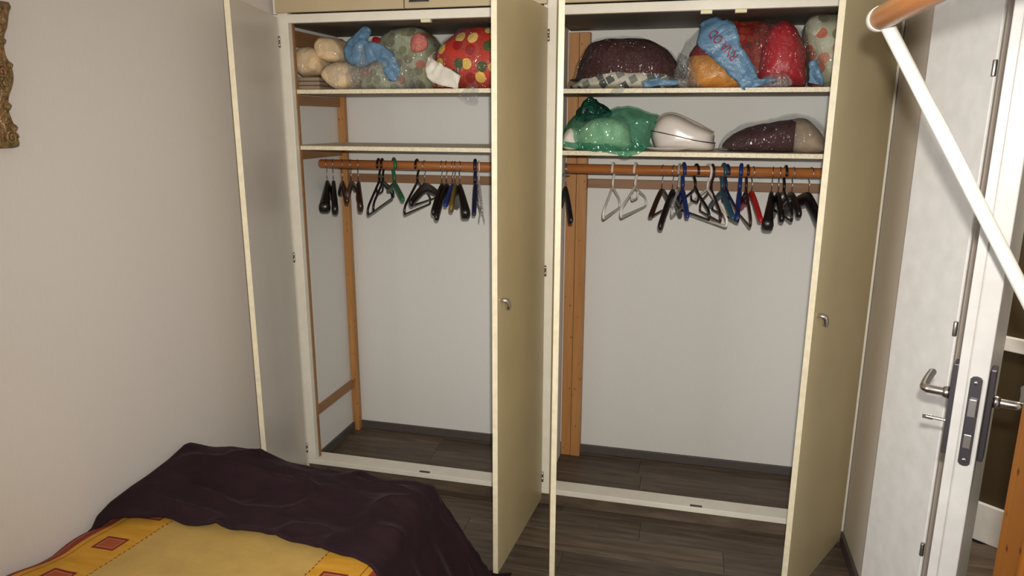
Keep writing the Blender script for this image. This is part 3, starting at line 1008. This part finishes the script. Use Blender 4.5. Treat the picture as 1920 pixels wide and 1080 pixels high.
for i, (ol, yc, dp, zb, lab) in enumerate(rolls):
    t_ = thing('rolled_towel', lab, 'towel', (sum(p[0] for p in ol) / len(ol), yc, zb), 'cream towels on the upper left shelf')
    keep(pillow('towel', ol, yc, dp, zb, 'cream_towel', None, p=4.0, amp=0.006, freq=12, seed=i), t_)
    keep(pillow('plastic_wrap', ol, yc, dp, zb, 'film' if i < 2 else 'film_dense', None, p=4.0, amp=0.009, freq=16, seed=i, grow=0.0055), t_)
fb = thing('folded_blanket', 'flat folded taupe blanket under the cream towels', 'blanket', (0.07, 0.2, Z1L))
for k in range(3):
    keep(box('fold', (0.012 + 0.002 * k, 0.055 + 0.006 * k, Z1L + 0.0175 * k), (0.137 - 0.003 * k, 0.34, Z1L + 0.0165 + 0.0175 * k), 'taupe_blanket', None, 0.007), fb)

# clear bag with a blue printed band
cb = thing('plastic_bag', 'crumpled clear plastic bag with a blue printed band, between towels and floral bundle', 'bag', (0.37, 0.13, Z1L), 'bags on the upper left shelf')
keep(pillow('bag_film', [(0.225, 1.752), (0.235, 1.84), (0.265, 1.90), (0.320, 1.945), (0.390, 1.935), (0.470, 1.90), (0.512, 1.84), (0.525, 1.752)], 0.15, 0.22, Z1L, 'film_dense', None, amp=0.018, freq=14, seed=4, ridge=0.012), cb)
keep(pillow('contents', [(0.285, 1.752), (0.29, 1.81), (0.34, 1.85), (0.43, 1.84), (0.475, 1.79), (0.47, 1.752)], 0.18, 0.13, Z1L, 'floral', None, amp=0.012, seed=9), cb)
def strip(name, centre, widths, y, thick, mat, parent, seed):
    """a crumpled flat band of film following a centre line in the x-z plane"""
    c = smooth_path([(x, yy, z) for x, yy, z in centre], 6)
    nW = len(widths)
    bm = bmesh.new()
    rows_ = []
    for i, p in enumerate(c):
        a = c[max(0, i - 1)]; b = c[min(len(c) - 1, i + 1)]
        tg = (b - a).normalized()
        nr = Vector((-tg.z, 0, tg.x))
        f = i / (len(c) - 1) * (nW - 1)
        k = min(nW - 2, int(f))
        w_ = widths[k] + (widths[k + 1] - widths[k]) * (f - k)
        row_ = []
        for j in range(9):
            u = j / 8 * 2 - 1
            v = p + nr * (u * w_ / 2)
            v.y += 0.004 * u * u + 0.010 * noise.noise(v * 26 + Vector((seed, 0, 0))) + 0.006 * noise.noise(v * 60 + Vector((seed, 3, 0))) - 0.012 * (1 - abs(noise.noise(v * 24 + Vector((seed, 6, 1))))) ** 6
            v += nr * (0.008 * noise.noise(v * 30 + Vector((seed, 9, 0)))) * abs(u)
            row_.append(bm.verts.new(v))
        rows_.append(row_)
    for a, b in zip(rows_, rows_[1:]):
        for j in range(8):
            bm.faces.new((a[j], a[j + 1], b[j + 1], b[j]))
    o = from_bm(name, bm, mat, None, True)
    sm = o.modifiers.new('thickness', 'SOLIDIFY'); sm.thickness = thick; sm.offset = 0
    return keep(o, parent)
strip('printed_band', [(0.332, 0.14, 2.000), (0.305, 0.105, 1.950), (0.295, 0.06, 1.905), (0.350, 0.045, 1.890), (0.415, 0.040, 1.893), (0.455, 0.036, 1.860), (0.472, 0.036, 1.815), (0.470, 0.045, 1.780)], [0.03, 0.085, 0.125, 0.110, 0.060, 0.070, 0.070, 0.03], 0.05, 0.002, 'blue_band', cb, 3)

# grey green floral bundle
fl_b = thing('wrapped_bundle', 'grey green floral bedding bundle with a pink flower, in clear plastic', 'bag', (0.47, 0.25, Z1L), 'bags on the upper left shelf')
ol = [(0.335, 1.752), (0.330, 1.86), (0.345, 1.955), (0.375, 1.990), (0.420, 2.000), (0.480, 2.000), (0.540, 1.985), (0.585, 1.941), (0.595, 1.89), (0.588, 1.82), (0.560, 1.752)]
cnt = keep(pillow('bedding', ol, 0.27, 0.30, Z1L, 'floral', None, amp=0.012, freq=9, seed=11), fl_b)
keep(pillow('plastic_wrap', ol, 0.27, 0.30, Z1L, 'film', None, amp=0.012, freq=11, seed=12, grow=0.007, ridge=0.006), fl_b)
keep(pillow('flower_patch', [(0.520, 1.925), (0.532, 1.962), (0.560, 1.968), (0.585, 1.945), (0.588, 1.915), (0.560, 1.900), (0.530, 1.905)], 0.128, 0.022, 1.8, 'flower_pink', None, amp=0.004, seed=2, n=30, k=9), fl_b)
keep(pillow('red_patch', [(0.335, 1.945), (0.345, 1.965), (0.370, 1.955), (0.385, 1.925), (0.370, 1.905), (0.345, 1.915)], 0.168, 0.05, 1.8, 'red_cloth', None, amp=0.003, seed=3, n=30, k=9), fl_b)

# polka dot bundle
pk = thing('wrapped_bundle', 'red orange polka dot bundle in glinting plastic behind the left beige door', 'bag', (0.78, 0.25, Z1L), 'bags on the upper left shelf')
ol = [(0.618, 1.752), (0.607, 1.83), (0.611, 1.900), (0.632, 1.928), (0.667, 1.956), (0.733, 1.982), (0.804, 1.990), (0.890, 1.985), (0.960, 1.95), (0.985, 1.86), (0.975, 1.752)]
keep(pillow('bedding', ol, 0.24, 0.34, Z1L, 'polka', None, amp=0.009, freq=7, seed=21), pk)
keep(pillow('plastic_wrap', ol, 0.24, 0.34, Z1L, 'film', None, amp=0.011, freq=12, seed=22, grow=0.007, ridge=0.007), pk)
strip('white_lining', [(0.600, 0.20, 1.905), (0.612, 0.10, 1.865), (0.640, 0.060, 1.820), (0.690, 0.048, 1.790), (0.755, 0.046, 1.775)], [0.02, 0.05, 0.085, 0.075, 0.05], 0.05, 0.002, 'white_cloth', pk, 8)
# loose corner of film hanging below the shelf
strip('film_corner', [(0.790, 0.028, 1.752), (0.805, 0.024, 1.733), (0.822, 0.022, 1.712), (0.838, 0.022, 1.694)], [0.09, 0.08, 0.05, 0.01], 0.02, 0.001, 'film', pk, 5)

# ---- right bay, upper shelf
mb = thing('wrapped_blanket', 'dark maroon blanket with a grey white patterned underside in clear plastic', 'bag', (1.40, 0.25, Z1R), 'bags on the upper right shelf')
ol = [(1.194, 1.748), (1.198, 1.80), (1.213, 1.855), (1.241, 1.908), (1.280, 1.930), (1.362, 1.938), (1.465, 1.926), (1.531, 1.899), (1.574, 1.860), (1.600, 1.820), (1.606, 1.748)]
keep(pillow('blanket', ol, 0.25, 0.36, Z1R + 0.04, 'maroon', None, amp=0.008, freq=7, seed=31), mb)
ol2 = [(1.205, 1.748), (1.212, 1.785), (1.250, 1.812), (1.330, 1.826), (1.430, 1.826), (1.530, 1.815), (1.590, 1.800), (1.602, 1.748)]
keep(pillow('patterned_layer', ol2, 0.23, 0.36, Z1R, 'grey_check', None, amp=0.008, freq=9, seed=32), mb)
keep(pillow('plastic_wrap', ol, 0.238, 0.40, Z1R, 'film', None, amp=0.012, freq=10, seed=33, grow=0.006, ridge=0.008), mb)
strip('blue_label', [(1.475, 0.030, 1.760), (1.52, 0.026, 1.762), (1.60, 0.03, 1.764)], [0.02, 0.025, 0.02], 0, 0.0015, 'blue_band', mb, 1)
keep(pillow('film_end', [(1.590, 1.748), (1.592, 1.82), (1.600, 1.865), (1.635, 1.840), (1.664, 1.794), (1.672, 1.748)], 0.13, 0.16, Z1R, 'film_dense', None, amp=0.014, freq=14, seed=34, ridge=0.01), mb)
strip('film_corner', [(1.37, 0.028, 1.750), (1.385, 0.022, 1.735), (1.39, 0.02, 1.722)], [0.07, 0.05, 0.01], 0, 0.001, 'film', mb, 6)

ob = thing('plastic_bag', 'clear bag of orange and maroon cloth crossed by a blue band with red lettering', 'bag', (1.74, 0.2, Z1R), 'bags on the upper right shelf')
olo = [(1.655, 1.748), (1.632, 1.79), (1.630, 1.835), (1.650, 1.870), (1.700, 1.880), (1.760, 1.868), (1.820, 1.83), (1.860, 1.748)]
keep(pillow('orange_cloth', olo, 0.19, 0.26, Z1R, 'orange', None, amp=0.008, freq=8, seed=41), ob)
olm = [(1.640, 1.86), (1.645, 1.89), (1.665, 1.912), (1.715, 1.905), (1.765, 1.885), (1.80, 1.86), (1.74, 1.845)]
keep(pillow('maroon_cloth', olm, 0.20, 0.22, Z1R, 'maroon_deep', None, amp=0.006, freq=8, seed=42), ob)
olw = [(1.645, 1.748), (1.615, 1.80), (1.605, 1.865), (1.640, 1.925), (1.690, 1.975), (1.730, 1.994), (1.775, 1.985), (1.800, 1.93), (1.84, 1.83), (1.872, 1.748)]
keep(pillow('bag_film', olw, 0.20, 0.30, Z1R, 'film', None, amp=0.012, freq=10, seed=43, grow=0.004, ridge=0.008), ob)
band = strip('printed_band', [(1.692, 0.120, 1.990), (1.712, 0.062, 1.950), (1.738, 0.038, 1.910), (1.770, 0.030, 1.866), (1.802, 0.028, 1.824), (1.835, 0.032, 1.785), (1.860, 0.036, 1.754)], [0.10, 0.165, 0.135, 0.100, 0.085, 0.072, 0.064], 0.05, 0.002, 'blue_band', ob, 13)
# a second limp tail of the same blue film
strip('band_tail', [(1.850, 0.034, 1.762), (1.88, 0.030, 1.760), (1.915, 0.034, 1.766), (1.94, 0.04, 1.772)], [0.03, 0.028, 0.02, 0.01], 0, 0.0015, 'blue_band', ob, 14)
# lettering
cu = bpy.data.curves.new('lettering', 'FONT')
cu.body = 'RNA OD'
cu.size = 0.048
cu.space_character = 0.97
cu.offset = 0.0002
to = bpy.data.objects.new('lettering_source', cu)
COL.objects.link(to)
bpy.context.view_layer.update()
deps = bpy.context.evaluated_depsgraph_get()
tm = bpy.data.meshes.new_from_object(to.evaluated_get(deps))
bvh = BVHTree.FromObject(band, deps)
bpy.data.objects.remove(to)
th = math.atan2(1.946 - 1.849, 1.711 - 1.801)
ux, uz = Vector((math.cos(th), 0, math.sin(th))), Vector((-math.sin(th), 0, math.cos(th)))
bmt = bmesh.new(); bmt.from_mesh(tm)
bmesh.ops.triangulate(bmt, faces=bmt.faces)
bmesh.ops.subdivide_edges(bmt, edges=[e for e in bmt.edges if e.calc_length() > 0.012], cuts=1)
xm = max(v.co.x for v in bmt.verts)
for v in bmt.verts:
    p = Vector((1.8065, -0.2, 1.8535)) + ux * (v.co.x / xm * 0.132) + uz * (v.co.y)
    hit = bvh.ray_cast(Vector((p.x, -0.3, p.z)), Vector((0, 1, 0)))
    # the band is parented with an inverse matrix: its mesh is in world coordinates
    v.co = Vector((p.x, (hit[0].y if hit[0] is not None else 0.03) - 0.0022, p.z))
bmt.to_mesh(tm); bmt.free()
let = bpy.data.objects.new('lettering', tm); COL.objects.link(let)
tm.materials.clear(); tm.materials.append(M['red_ink'])
keep(let, ob)

rb = thing('wrapped_bundle', 'bright red and dark red bedding bundle in clear plastic beside the blue band', 'bag', (1.94, 0.25, Z1R), 'bags on the upper right shelf')
keep(pillow('patterned_bedding', [(1.770, 1.748), (1.748, 1.85), (1.750, 1.95), (1.775, 1.990), (1.850, 1.998), (1.915, 1.990), (1.955, 1.93), (1.96, 1.748)], 0.30, 0.30, Z1R, 'red_floral', None, amp=0.008, freq=8, seed=51), rb)
olr = [(1.890, 1.748), (1.882, 1.84), (1.905, 1.935), (1.930, 1.970), (1.971, 1.985), (2.012, 1.950), (2.042, 1.89), (2.052, 1.82), (2.046, 1.748)]
keep(pillow('red_cushion', olr, 0.22, 0.32, Z1R, 'red_cloth', None, amp=0.010, freq=8, seed=52, ridge=0.006), rb)
keep(pillow('plastic_wrap', [(1.80, 1.748), (1.82, 1.86), (1.86, 1.96), (1.930, 1.98), (1.985, 1.978), (2.02, 1.945), (2.048, 1.89), (2.058, 1.82), (2.052, 1.748)], 0.22, 0.36, Z1R, 'film', None, amp=0.013, freq=11, seed=53, grow=0.002, ridge=0.009), rb)
keep(pillow('film_end', [(1.885, 1.748), (1.89, 1.775), (1.93, 1.792), (1.975, 1.785), (1.99, 1.748)], 0.05, 0.05, Z1R, 'film_dense', None, amp=0.008, freq=16, seed=54), rb)

fb2 = thing('wrapped_bundle', 'pale green rose patterned bundle in clear plastic at the right end of the shelf', 'bag', (2.13, 0.25, Z1R), 'bags on the upper right shelf')
olf = [(2.100, 1.748), (2.070, 1.82), (2.048, 1.905), (2.045, 1.955), (2.068, 1.990), (2.135, 2.000), (2.200, 1.99), (2.255, 1.93), (2.265, 1.82), (2.25, 1.748)]
keep(pillow('bedding', olf, 0.22, 0.30, Z1R, 'floral_rose', None, amp=0.010, freq=8, seed=61), fb2)
keep(pillow('plastic_wrap', olf, 0.22, 0.30, Z1R, 'film', None, amp=0.012, freq=11, seed=62, grow=0.007, ridge=0.008), fb2)
strip('blue_label', [(2.060, 0.055, 1.835), (2.068, 0.045, 1.805), (2.075, 0.040, 1.775), (2.072, 0.038, 1.754)], [0.02, 0.035, 0.05, 0.055], 0, 0.002, 'blue_band', fb2, 15)

# ---- right bay, lower shelf
gb = thing('plastic_bag', 'green translucent plastic bag, knotted, full of white cloth', 'bag', (1.33, 0.22, Z2R))
olg = [(1.160, 1.516), (1.155, 1.598), (1.204, 1.645), (1.304, 1.658), (1.354, 1.667), (1.440, 1.660), (1.512, 1.642), (1.510, 1.594), (1.492, 1.551), (1.475, 1.516)]
keep(pillow('white_contents', [(1.235, 1.516), (1.22, 1.575), (1.265, 1.625), (1.340, 1.640), (1.405, 1.618), (1.425, 1.560), (1.410, 1.516)], 0.20, 0.24, Z2R, 'pale_green_cloth', None, amp=0.012, freq=10, seed=71), gb)
keep(pillow('white_contents', [(1.165, 1.516), (1.165, 1.57), (1.195, 1.600), (1.225, 1.575), (1.235, 1.516)], 0.16, 0.2, Z2R, 'white_cloth', None, amp=0.01, freq=10, seed=72), gb)
keep(pillow('bag_film', olg, 0.23, 0.36, Z2R, 'film_green', None, amp=0.014, freq=10, seed=73, ridge=0.012), gb)
keep(pillow('gathered_top', [(1.195, 1.640), (1.222, 1.69), (1.238, 1.715), (1.262, 1.712), (1.295, 1.688), (1.325, 1.650), (1.27, 1.635)], 0.27, 0.12, 1.6, 'film_green_dark', None, amp=0.014, freq=18, seed=74, ridge=0.008), gb)
strip('bag_hem', [(1.165, 0.048, 1.535), (1.25, 0.036, 1.530), (1.34, 0.028, 1.524), (1.40, 0.022, 1.513), (1.45, 0.024, 1.518), (1.48, 0.034, 1.545)], [0.02, 0.022, 0.03, 0.035, 0.04, 0.05], 0, 0.0015, 'film_green', gb, 16)

wc = thing('oval_case', 'glossy white oval case tilted on the lower shelf beside the green bag', 'case', (1.62, 0.22, Z2R))
olc = [(1.512, 1.545), (1.506, 1.585), (1.529, 1.634), (1.563, 1.653), (1.605, 1.647), (1.677, 1.613), (1.738, 1.584), (1.745, 1.555), (1.740, 1.516), (1.640, 1.513), (1.535, 1.518)]
keep(pillow('shell', olc, 0.22, 0.28, Z2R, 'case_white', None, p=3.6, amp=0.0, n=80, k=25), wc)
seam = [(1.503, 0.15, 1.588), (1.54, 0.092, 1.583), (1.60, 0.081, 1.571), (1.67, 0.081, 1.555), (1.73, 0.098, 1.546), (1.749, 0.15, 1.544)]
keep(tube('seam', smooth_path(seam, 5), 0.0022, 'dark_metal', None, 6), wc)
keep(tube('top_piping', smooth_path([(1.520, 0.16, 1.625), (1.545, 0.15, 1.650), (1.580, 0.15, 1.6565), (1.615, 0.15, 1.647), (1.68, 0.15, 1.617), (1.742, 0.16, 1.584)], 5), 0.0025, 'taupe_blanket', None, 6), wc)
pt = lathe('plate', [(0.02, 0.0), (0.055, 0.001), (0.098, 0.012), (0.100, 0.0145), (0.095, 0.0145), (0.054, 0.005), (0.01, 0.004)], 'case_white', None, 40, loc=(1.572, 0.1365, Z2R))
pt.scale = (1.0, 0.9, 1.0)
tag(pt, 'shallow white plate lying at the shelf edge in front of the case', 'plate')

mr = thing('wrapped_blanket', 'flat maroon and grey blanket in clear plastic on the lower right shelf', 'bag', (1.96, 0.25, Z2R))
olq = [(1.767, 1.530), (1.794, 1.572), (1.848, 1.604), (1.931, 1.624), (2.001, 1.640), (2.039, 1.645), (2.083, 1.635), (2.117, 1.613), (2.145, 1.578), (2.155, 1.540), (2.150, 1.514), (1.855, 1.514), (1.780, 1.514)]
keep(pillow('blanket', [(1.80, 1.516), (1.81, 1.565), (1.87, 1.596), (1.95, 1.612), (2.02, 1.628), (2.06, 1.62), (2.07, 1.516)], 0.22, 0.28, Z2R, 'maroon', None, amp=0.008, seed=81), mr)
keep(pillow('grey_fold', [(2.02, 1.516), (2.015, 1.60), (2.035, 1.632), (2.075, 1.628), (2.11, 1.60), (2.138, 1.56), (2.14, 1.516)], 0.20, 0.28, Z2R, 'taupe_blanket', None, amp=0.008, seed=82), mr)
keep(pillow('plastic_wrap', olq, 0.22, 0.34, Z2R, 'film', None, amp=0.012, freq=11, seed=83, grow=0.004, ridge=0.009), mr)

# ================================================================== COAT HANGERS
def hook_wire(parent, neck, mat='steel', r=0.0017, bend=1):
    """metal wire hook over the rod, open on one side"""
    Rh = RR + r + 0.003
    cz = RR + r - Rh + 0.0003
    pts = []
    for i in range(15):
        a = math.radians(-35 + i * 225 / 14)
        pts.append((bend * Rh * math.cos(a), 0, cz + Rh * math.sin(a)))
    pts += [(-bend * Rh * 0.75, 0, cz - Rh * 0.85), (-bend * 0.004, 0, cz - Rh - 0.008), (0, 0, cz - Rh - 0.018), (0, 0, neck)]
    return tube('hook', pts, r, mat, parent, 7)
def hook_plastic(parent, neck, mat, r=0.0042, bend=1, flat=1.0):
    Rh = RR + r + 0.003
    cz = RR + r - Rh + 0.0003
    pts = []
    for i in range(13):
        a = math.radians(-20 + i * 210 / 12)
        pts.append((bend * Rh * math.cos(a), 0, cz + Rh * math.sin(a)))
    pts += [(-bend * Rh * 0.82, 0, cz - Rh * 0.75), (-bend * Rh * 0.25, 0, cz - Rh * 1.25), (0, 0, cz - Rh * 1.75), (0, 0, neck)]
    return tube('hook', pts, r, mat, parent, 8, False, flat)

def tube_hanger(t, half, ze, mat, loop=True, r=0.0052, bend=1, bar=True):
    neck = -0.072
    hook_plastic(t, neck, mat, r, bend)
    sh = [(0.0, 0, neck), (half * 0.30, 0, neck - (neck - ze) * 0.22), (half * 0.88, 0, ze + 0.040), (half, 0, ze + 0.022), (half, 0, ze + 0.002), (half * 0.96, 0, ze - 0.004)]
    path = sh + [(-x, y, z) for x, y, z in reversed(sh[1:])]
    tube('shoulder', rounded(path, 0.012, 3), r, mat, t, 8, True)
    if loop:
        lz = neck - (neck - ze) * 0.22
        tube('loop', rounded([(-half * 0.27, 0, lz + 0.004), (-half * 0.22, 0, lz - 0.030), (half * 0.22, 0, lz - 0.030), (half * 0.27, 0, lz + 0.004), (0, 0, lz + 0.03)], 0.012, 3)[0:20], r * 0.8, mat, t, 7)
def board_hanger(t, half, ze, mat, neck=-0.070, th0=0.009, th1=0.011, h0=0.024, h1=0.018, bar=False, hook='wire', hook_mat='steel', pw=1.35, bend=1, tip=0.010):
    """sculpted wooden or flat hanger: an arched beam, thickening towards the ends when th1 > th0"""
    if hook == 'wire':
        hook_wire(t, neck, hook_mat, bend=bend)
    else:
        hook_plastic(t, neck, mat, 0.0075, bend, 1.0)
    bm = bmesh.new()
    N = 26
    ztop = neck - 0.004
    cs = []
    for i in range(-N, N + 1):
        u = abs(i) / N
        x = half * i / N
        zc = ztop - h0 - (ztop - h0 - (ze + h1)) * (u ** pw)
        e = 1.0
        if u > 0.93:
            e = math.sqrt(max(0.02, 1 - ((u - 0.93) / 0.072) ** 2))
        hh = (h0 + (h1 - h0) * u) * e
        tt = (th0 + (th1 - th0) * u ** 1.5) * e
        cs.append((x, zc, hh, tt))
    rings = []
    K = 10
    for i, (x, zc, hh, tt) in enumerate(cs):
        a = cs[max(0, i - 1)]; b = cs[min(len(cs) - 1, i + 1)]
        tg = Vector((b[0] - a[0], 0, b[1] - a[1])).normalized()
        nr = Vector((-tg.z, 0, tg.x))
        ring = []
        for j in range(K):
            q = 2 * math.pi * j / K
            cc, ss = math.cos(q), math.sin(q)
            cc = math.copysign(abs(cc) ** 0.7, cc); ss = math.copysign(abs(ss) ** 0.7, ss)
            ring.append(bm.verts.new(Vector((x, 0, zc)) + nr * hh * ss + Vector((0, tt * cc, 0))))
        rings.append(ring)
    for a, b in zip(rings, rings[1:]):
        for j in range(K):
            bm.faces.new((a[j], a[(j + 1) % K], b[(j + 1) % K], b[j]))
    bm.faces.new(rings[0][::-1]); bm.faces.new(rings[-1])
    from_bm('shoulder', bm, mat, t, True)
    if bar:
        zb = ze + 0.010
        tube('trouser_bar', [(-half * 0.90, 0, zb), (half * 0.90, 0, zb)], 0.0042, mat, t, 8)
def clip_hanger(t, half, ze, mat):
    hook_wire(t, -0.060, 'white_plastic', 0.003)
    sh = [(0, 0, -0.060), (half * 0.9, 0, ze + 0.05), (half, 0, ze + 0.042), (half * 0.9, 0, ze + 0.036)]
    path = sh + [(-x, y, z) for x, y, z in reversed(sh[1:])]
    tube('shoulder', rounded(path, 0.01, 3), 0.0050, mat, t, 8, True)
    for s in (-1, 1):
        bm = bmesh.new()
        for q in (-1, 1):
            mt = Matrix.Translation((s * half * 0.78, q * 0.007, ze + 0.02)) @ Matrix.Rotation(q * 0.18, 4, 'X')
            add_box(bm, (-0.022, -0.0015, -0.030), (0.022, 0.0015, 0.030), 0.001, 0, mt)
        add_tube(bm, [(s * half * 0.78 - 0.008, 0, ze + 0.026), (s * half * 0.78 + 0.008, 0, ze + 0.026)], 0.0045, 8)
        from_bm('clip', bm, mat, t)

M['clear_plastic'] = plastic_film('hanger_clear', (0.92, 0.92, 0.88), 0.75, 30, 0.2)
GL, GR = 'coat hangers on the left rod', 'coat hangers on the right rod'
TUBE, WOOD, BROAD, FLAT, CLIP = 'tube', 'wood', 'broad', 'flat', 'clip'
HANGERS = [
    # x, yaw, half, drop, tilt, style, material, options, label
    (0.028, 23, .20, .225, 0, BROAD, 'black_wood', {}, 'broad shouldered black hanger, leftmost on the left rod', GL),
    (0.060, 28, .20, .235, 0, BROAD, 'black_wood', {'th1': 0.016}, 'black shouldered hanger, second from the left on the left rod', GL),
    (0.106, 32, .19, .19, 0, WOOD, 'brown_wood_dark', {'h0': .022}, 'dark brown flat wooden hanger crossing the left post, third on the left rod', GL),
    (0.150, 20, .17, .165, 0, WOOD, 'bronze', {'h0': .016}, 'greyish bronze hanger before the left post, fourth on the left rod', GL),
    (0.186, 27, .205, .215, 0, BROAD, 'brown_wood_dark', {'th1': .014}, 'dark brown rounded wooden hanger, fifth on the left rod', GL),
    (0.289, 9, .21, .21, .01, TUBE, 'black', {'loop': True}, 'black tubular hanger just left of the green hanger, left of a pair', GL),
    (0.307, 11, .205, .195, .01, TUBE, 'black', {'loop': False}, 'black tubular hanger just left of the green hanger, right of a pair', GL),
    (0.364, 33, .20, .17, .0, FLAT, 'green', {}, 'green plastic hanger on the left rod', GL),
    (0.474, 5, .205, .21, .0, TUBE, 'black', {'loop': False}, 'black tubular hanger right of the green hanger', GL),
    (0.509, 2, .195, .185, .0, WOOD, 'black_wood', {'bar': True}, 'thin black hanger with bar and wire hook behind a tubular one', GL),
    (0.590, 8, .20, .225, 0, WOOD, 'black_wood', {}, 'black wooden hanger with a shiny rounded tip, left of the blue cluster', GL),
    (0.612, 6, .21, .245, 0, WOOD, 'black_wood', {'h0': .02}, 'black wooden hanger hanging lowest on the left rod', GL),
    (0.640, 9, .195, .185, 0, FLAT, 'blue', {'hook': 'wire'}, 'blue hanger with wire hook beside the olive tipped hanger', GL),
    (0.652, 13, .205, .205, 0, WOOD, 'olive', {}, 'olive wooden hanger on the left rod', GL),
    (0.674, 25, .20, .23, 0, BROAD, 'black_wood', {'th1': .022}, 'broad black hanger with a rounded end near the clear clip hanger', GL),
    (0.745, 15, .20, .22, 0, FLAT, 'navy', {}, 'dark blue hanger touching the clear clip hanger', GL),
    (0.762, 21, .17, .235, 0, CLIP, 'clear_plastic', {}, 'clear plastic hanger with clips at the right of the left rod', GL),
    (1.1475, 17, .20, .24, 0, WOOD, 'black_wood', {}, 'black hanger tip peeping past the edge-on right bay door', GR),
    (1.348, -4, .19, .20, 0, TUBE, 'white_plastic', {'loop': False}, 'white plastic hanger, leftmost of the two white ones', GR),
    (1.441, -10, .205, .19, 0, TUBE, 'white_plastic', {'loop': True}, 'white plastic hanger with a loop, second of the two white ones', GR),
    (1.551, -9, .20, .195, 0, WOOD, 'brown_wood_dark', {'bar': True, 'h0': .010, 'h1': .006}, 'thin black brown hanger with bar, right of the white hangers', GR),
    (1.594, -10, .205, .25, 0, WOOD, 'black_wood', {'h0': .026}, 'long sloping black wooden hanger left of the bright blue one', GR),
    (1.618, -6, .17, .185, 0, TUBE, 'clear_plastic', {'loop': False}, 'clear hanger half hidden behind the bright blue hanger', GR),
    (1.635, 8, .19, .20, 0, FLAT, 'blue', {'h0': .012}, 'bright blue flat hanger, left of the black looped hanger', GR),
    (1.685, 20, .17, .195, 0, TUBE, 'black', {'loop': True}, 'black tubular hanger with a loop beside the bright blue hanger', GR),
    (1.733, 24, .19, .215, 0, TUBE, 'white_plastic', {'loop': False, 'bend': -1}, 'off white tubular hanger turned askew among the black ones', GR),
    (1.748, 12, .18, .20, 0, TUBE, 'oxblood', {'loop': False, 'bend': -1}, 'black brown tubular hanger right against the askew white one', GR),
    (1.792, 12, .195, .20, 0, FLAT, 'teal', {}, 'teal plastic hanger in the middle of the right rod', GR),
    (1.806, 13, .195, .195, 0, TUBE, 'navy', {'loop': True}, 'navy tubular hanger close to the teal one', GR),
    (1.859, -4, .195, .20, 0, FLAT, 'blue', {'h0': .011}, 'dark blue flat hanger left of the red hanger', GR),
    (1.884, 3, .205, .21, 0, TUBE, 'oxblood', {'loop': True}, 'dark red brown tubular hanger directly left of the red one', GR),
    (1.906, 8, .195, .205, 0, FLAT, 'red', {'hook': 'wire'}, 'red hanger on the right rod', GR),
    (1.981, -7, .20, .23, 0, BROAD, 'black_wood', {'th1': .024}, 'broad black hanger with a shiny rounded end right of the red hanger', GR),
    (2.007, 0, .195, .20, 0, WOOD, 'black_wood', {}, 'black wooden hanger between the broad one and a tubular one', GR),
    (2.028, 4, .195, .185, 0, TUBE, 'black', {'loop': False}, 'black tubular hanger with plastic hook near the right end', GR),
    (2.058, 3, .19, .18, 0, WOOD, 'black_wood', {'h0': .013}, 'slim black hanger, second from the right on the right rod', GR),
    (2.123, 14, .20, .235, .02, BROAD, 'black_wood', {'th1': .017, 'h0': .030}, 'long black hanger at the right end beside the beige door', GR),
]
for (x, yaw, half, drop, tilt, style, mat, opt, lab, grp) in HANGERS:
    th_ = math.radians(yaw - 90)
    t = thing('coat_hanger', lab, 'hanger', (x, RY, RZ), grp, (0, math.atan2(tilt, half), th_))
    ze = RR - drop
    if style == TUBE:
        tube_hanger(t, half, ze, mat, **opt)
    elif style == WOOD:
        board_hanger(t, half, ze - 0.004, mat, **opt)
    elif style == BROAD:
        o2 = dict(th0=0.010, th1=0.028, h0=0.028, h1=0.026, pw=1.25); o2.update(opt)
        board_hanger(t, half, ze - 0.012, mat, **o2)
    elif style == FLAT:
        o2 = dict(th0=0.0095, th1=0.0095, h0=0.014, h1=0.011, hook='plastic', pw=1.2); o2.update(opt)
        board_hanger(t, half, ze, mat, **o2)
    else:
        clip_hanger(t, half, ze, mat)

# ================================================================== FOREGROUND: wall rail with white brace, pine post
rl = thing('clothes_rail', 'round wooden rail with end cap and white tubular brace, top right foreground', 'rail', (1.937, -1.557, 1.768))
E0 = Vector((1.928, -1.540, 1.778))
keep(tube('rail', [E0 + Vector((0, -0.0, 0)), E0 + Vector((0, -0.006, 0)), E0 + Vector((0, -2.05, 0))], [0.0165, 0.0175, 0.0175], 'rail_wood', None, 28), rl)
keep(lathe('end_cap', [(0.010, 0.016), (0.0165, 0.013), (0.0185, 0.006), (0.0185, -0.010), (0.0178, -0.012)], 'white_plastic', None, 28, loc=E0 + Vector((0, 0.001, 0)), rot=(-math.pi / 2, 0, 0)), rl)
keep(tube('brace', [E0 + Vector((0.006, -0.020, -0.012)), E0 + Vector((0.232, -0.06, -0.408)), E0 + Vector((0.398, -0.09, -0.700))], 0.0098, 'tube_white', None, 20), rl)
keep(box('wall_plate', (2.3265, -1.66, 1.03), (2.3295, -1.60, 1.12), 'tube_white', None, 0.001), rl)
pp = box('pine_post', (2.098, -1.842, 0.0), (2.168, -1.772, ZC - 0.002), 'pine', None, 0.004)
tag(pp, 'orange pine post at the right edge of the photo, before the open door', 'post')
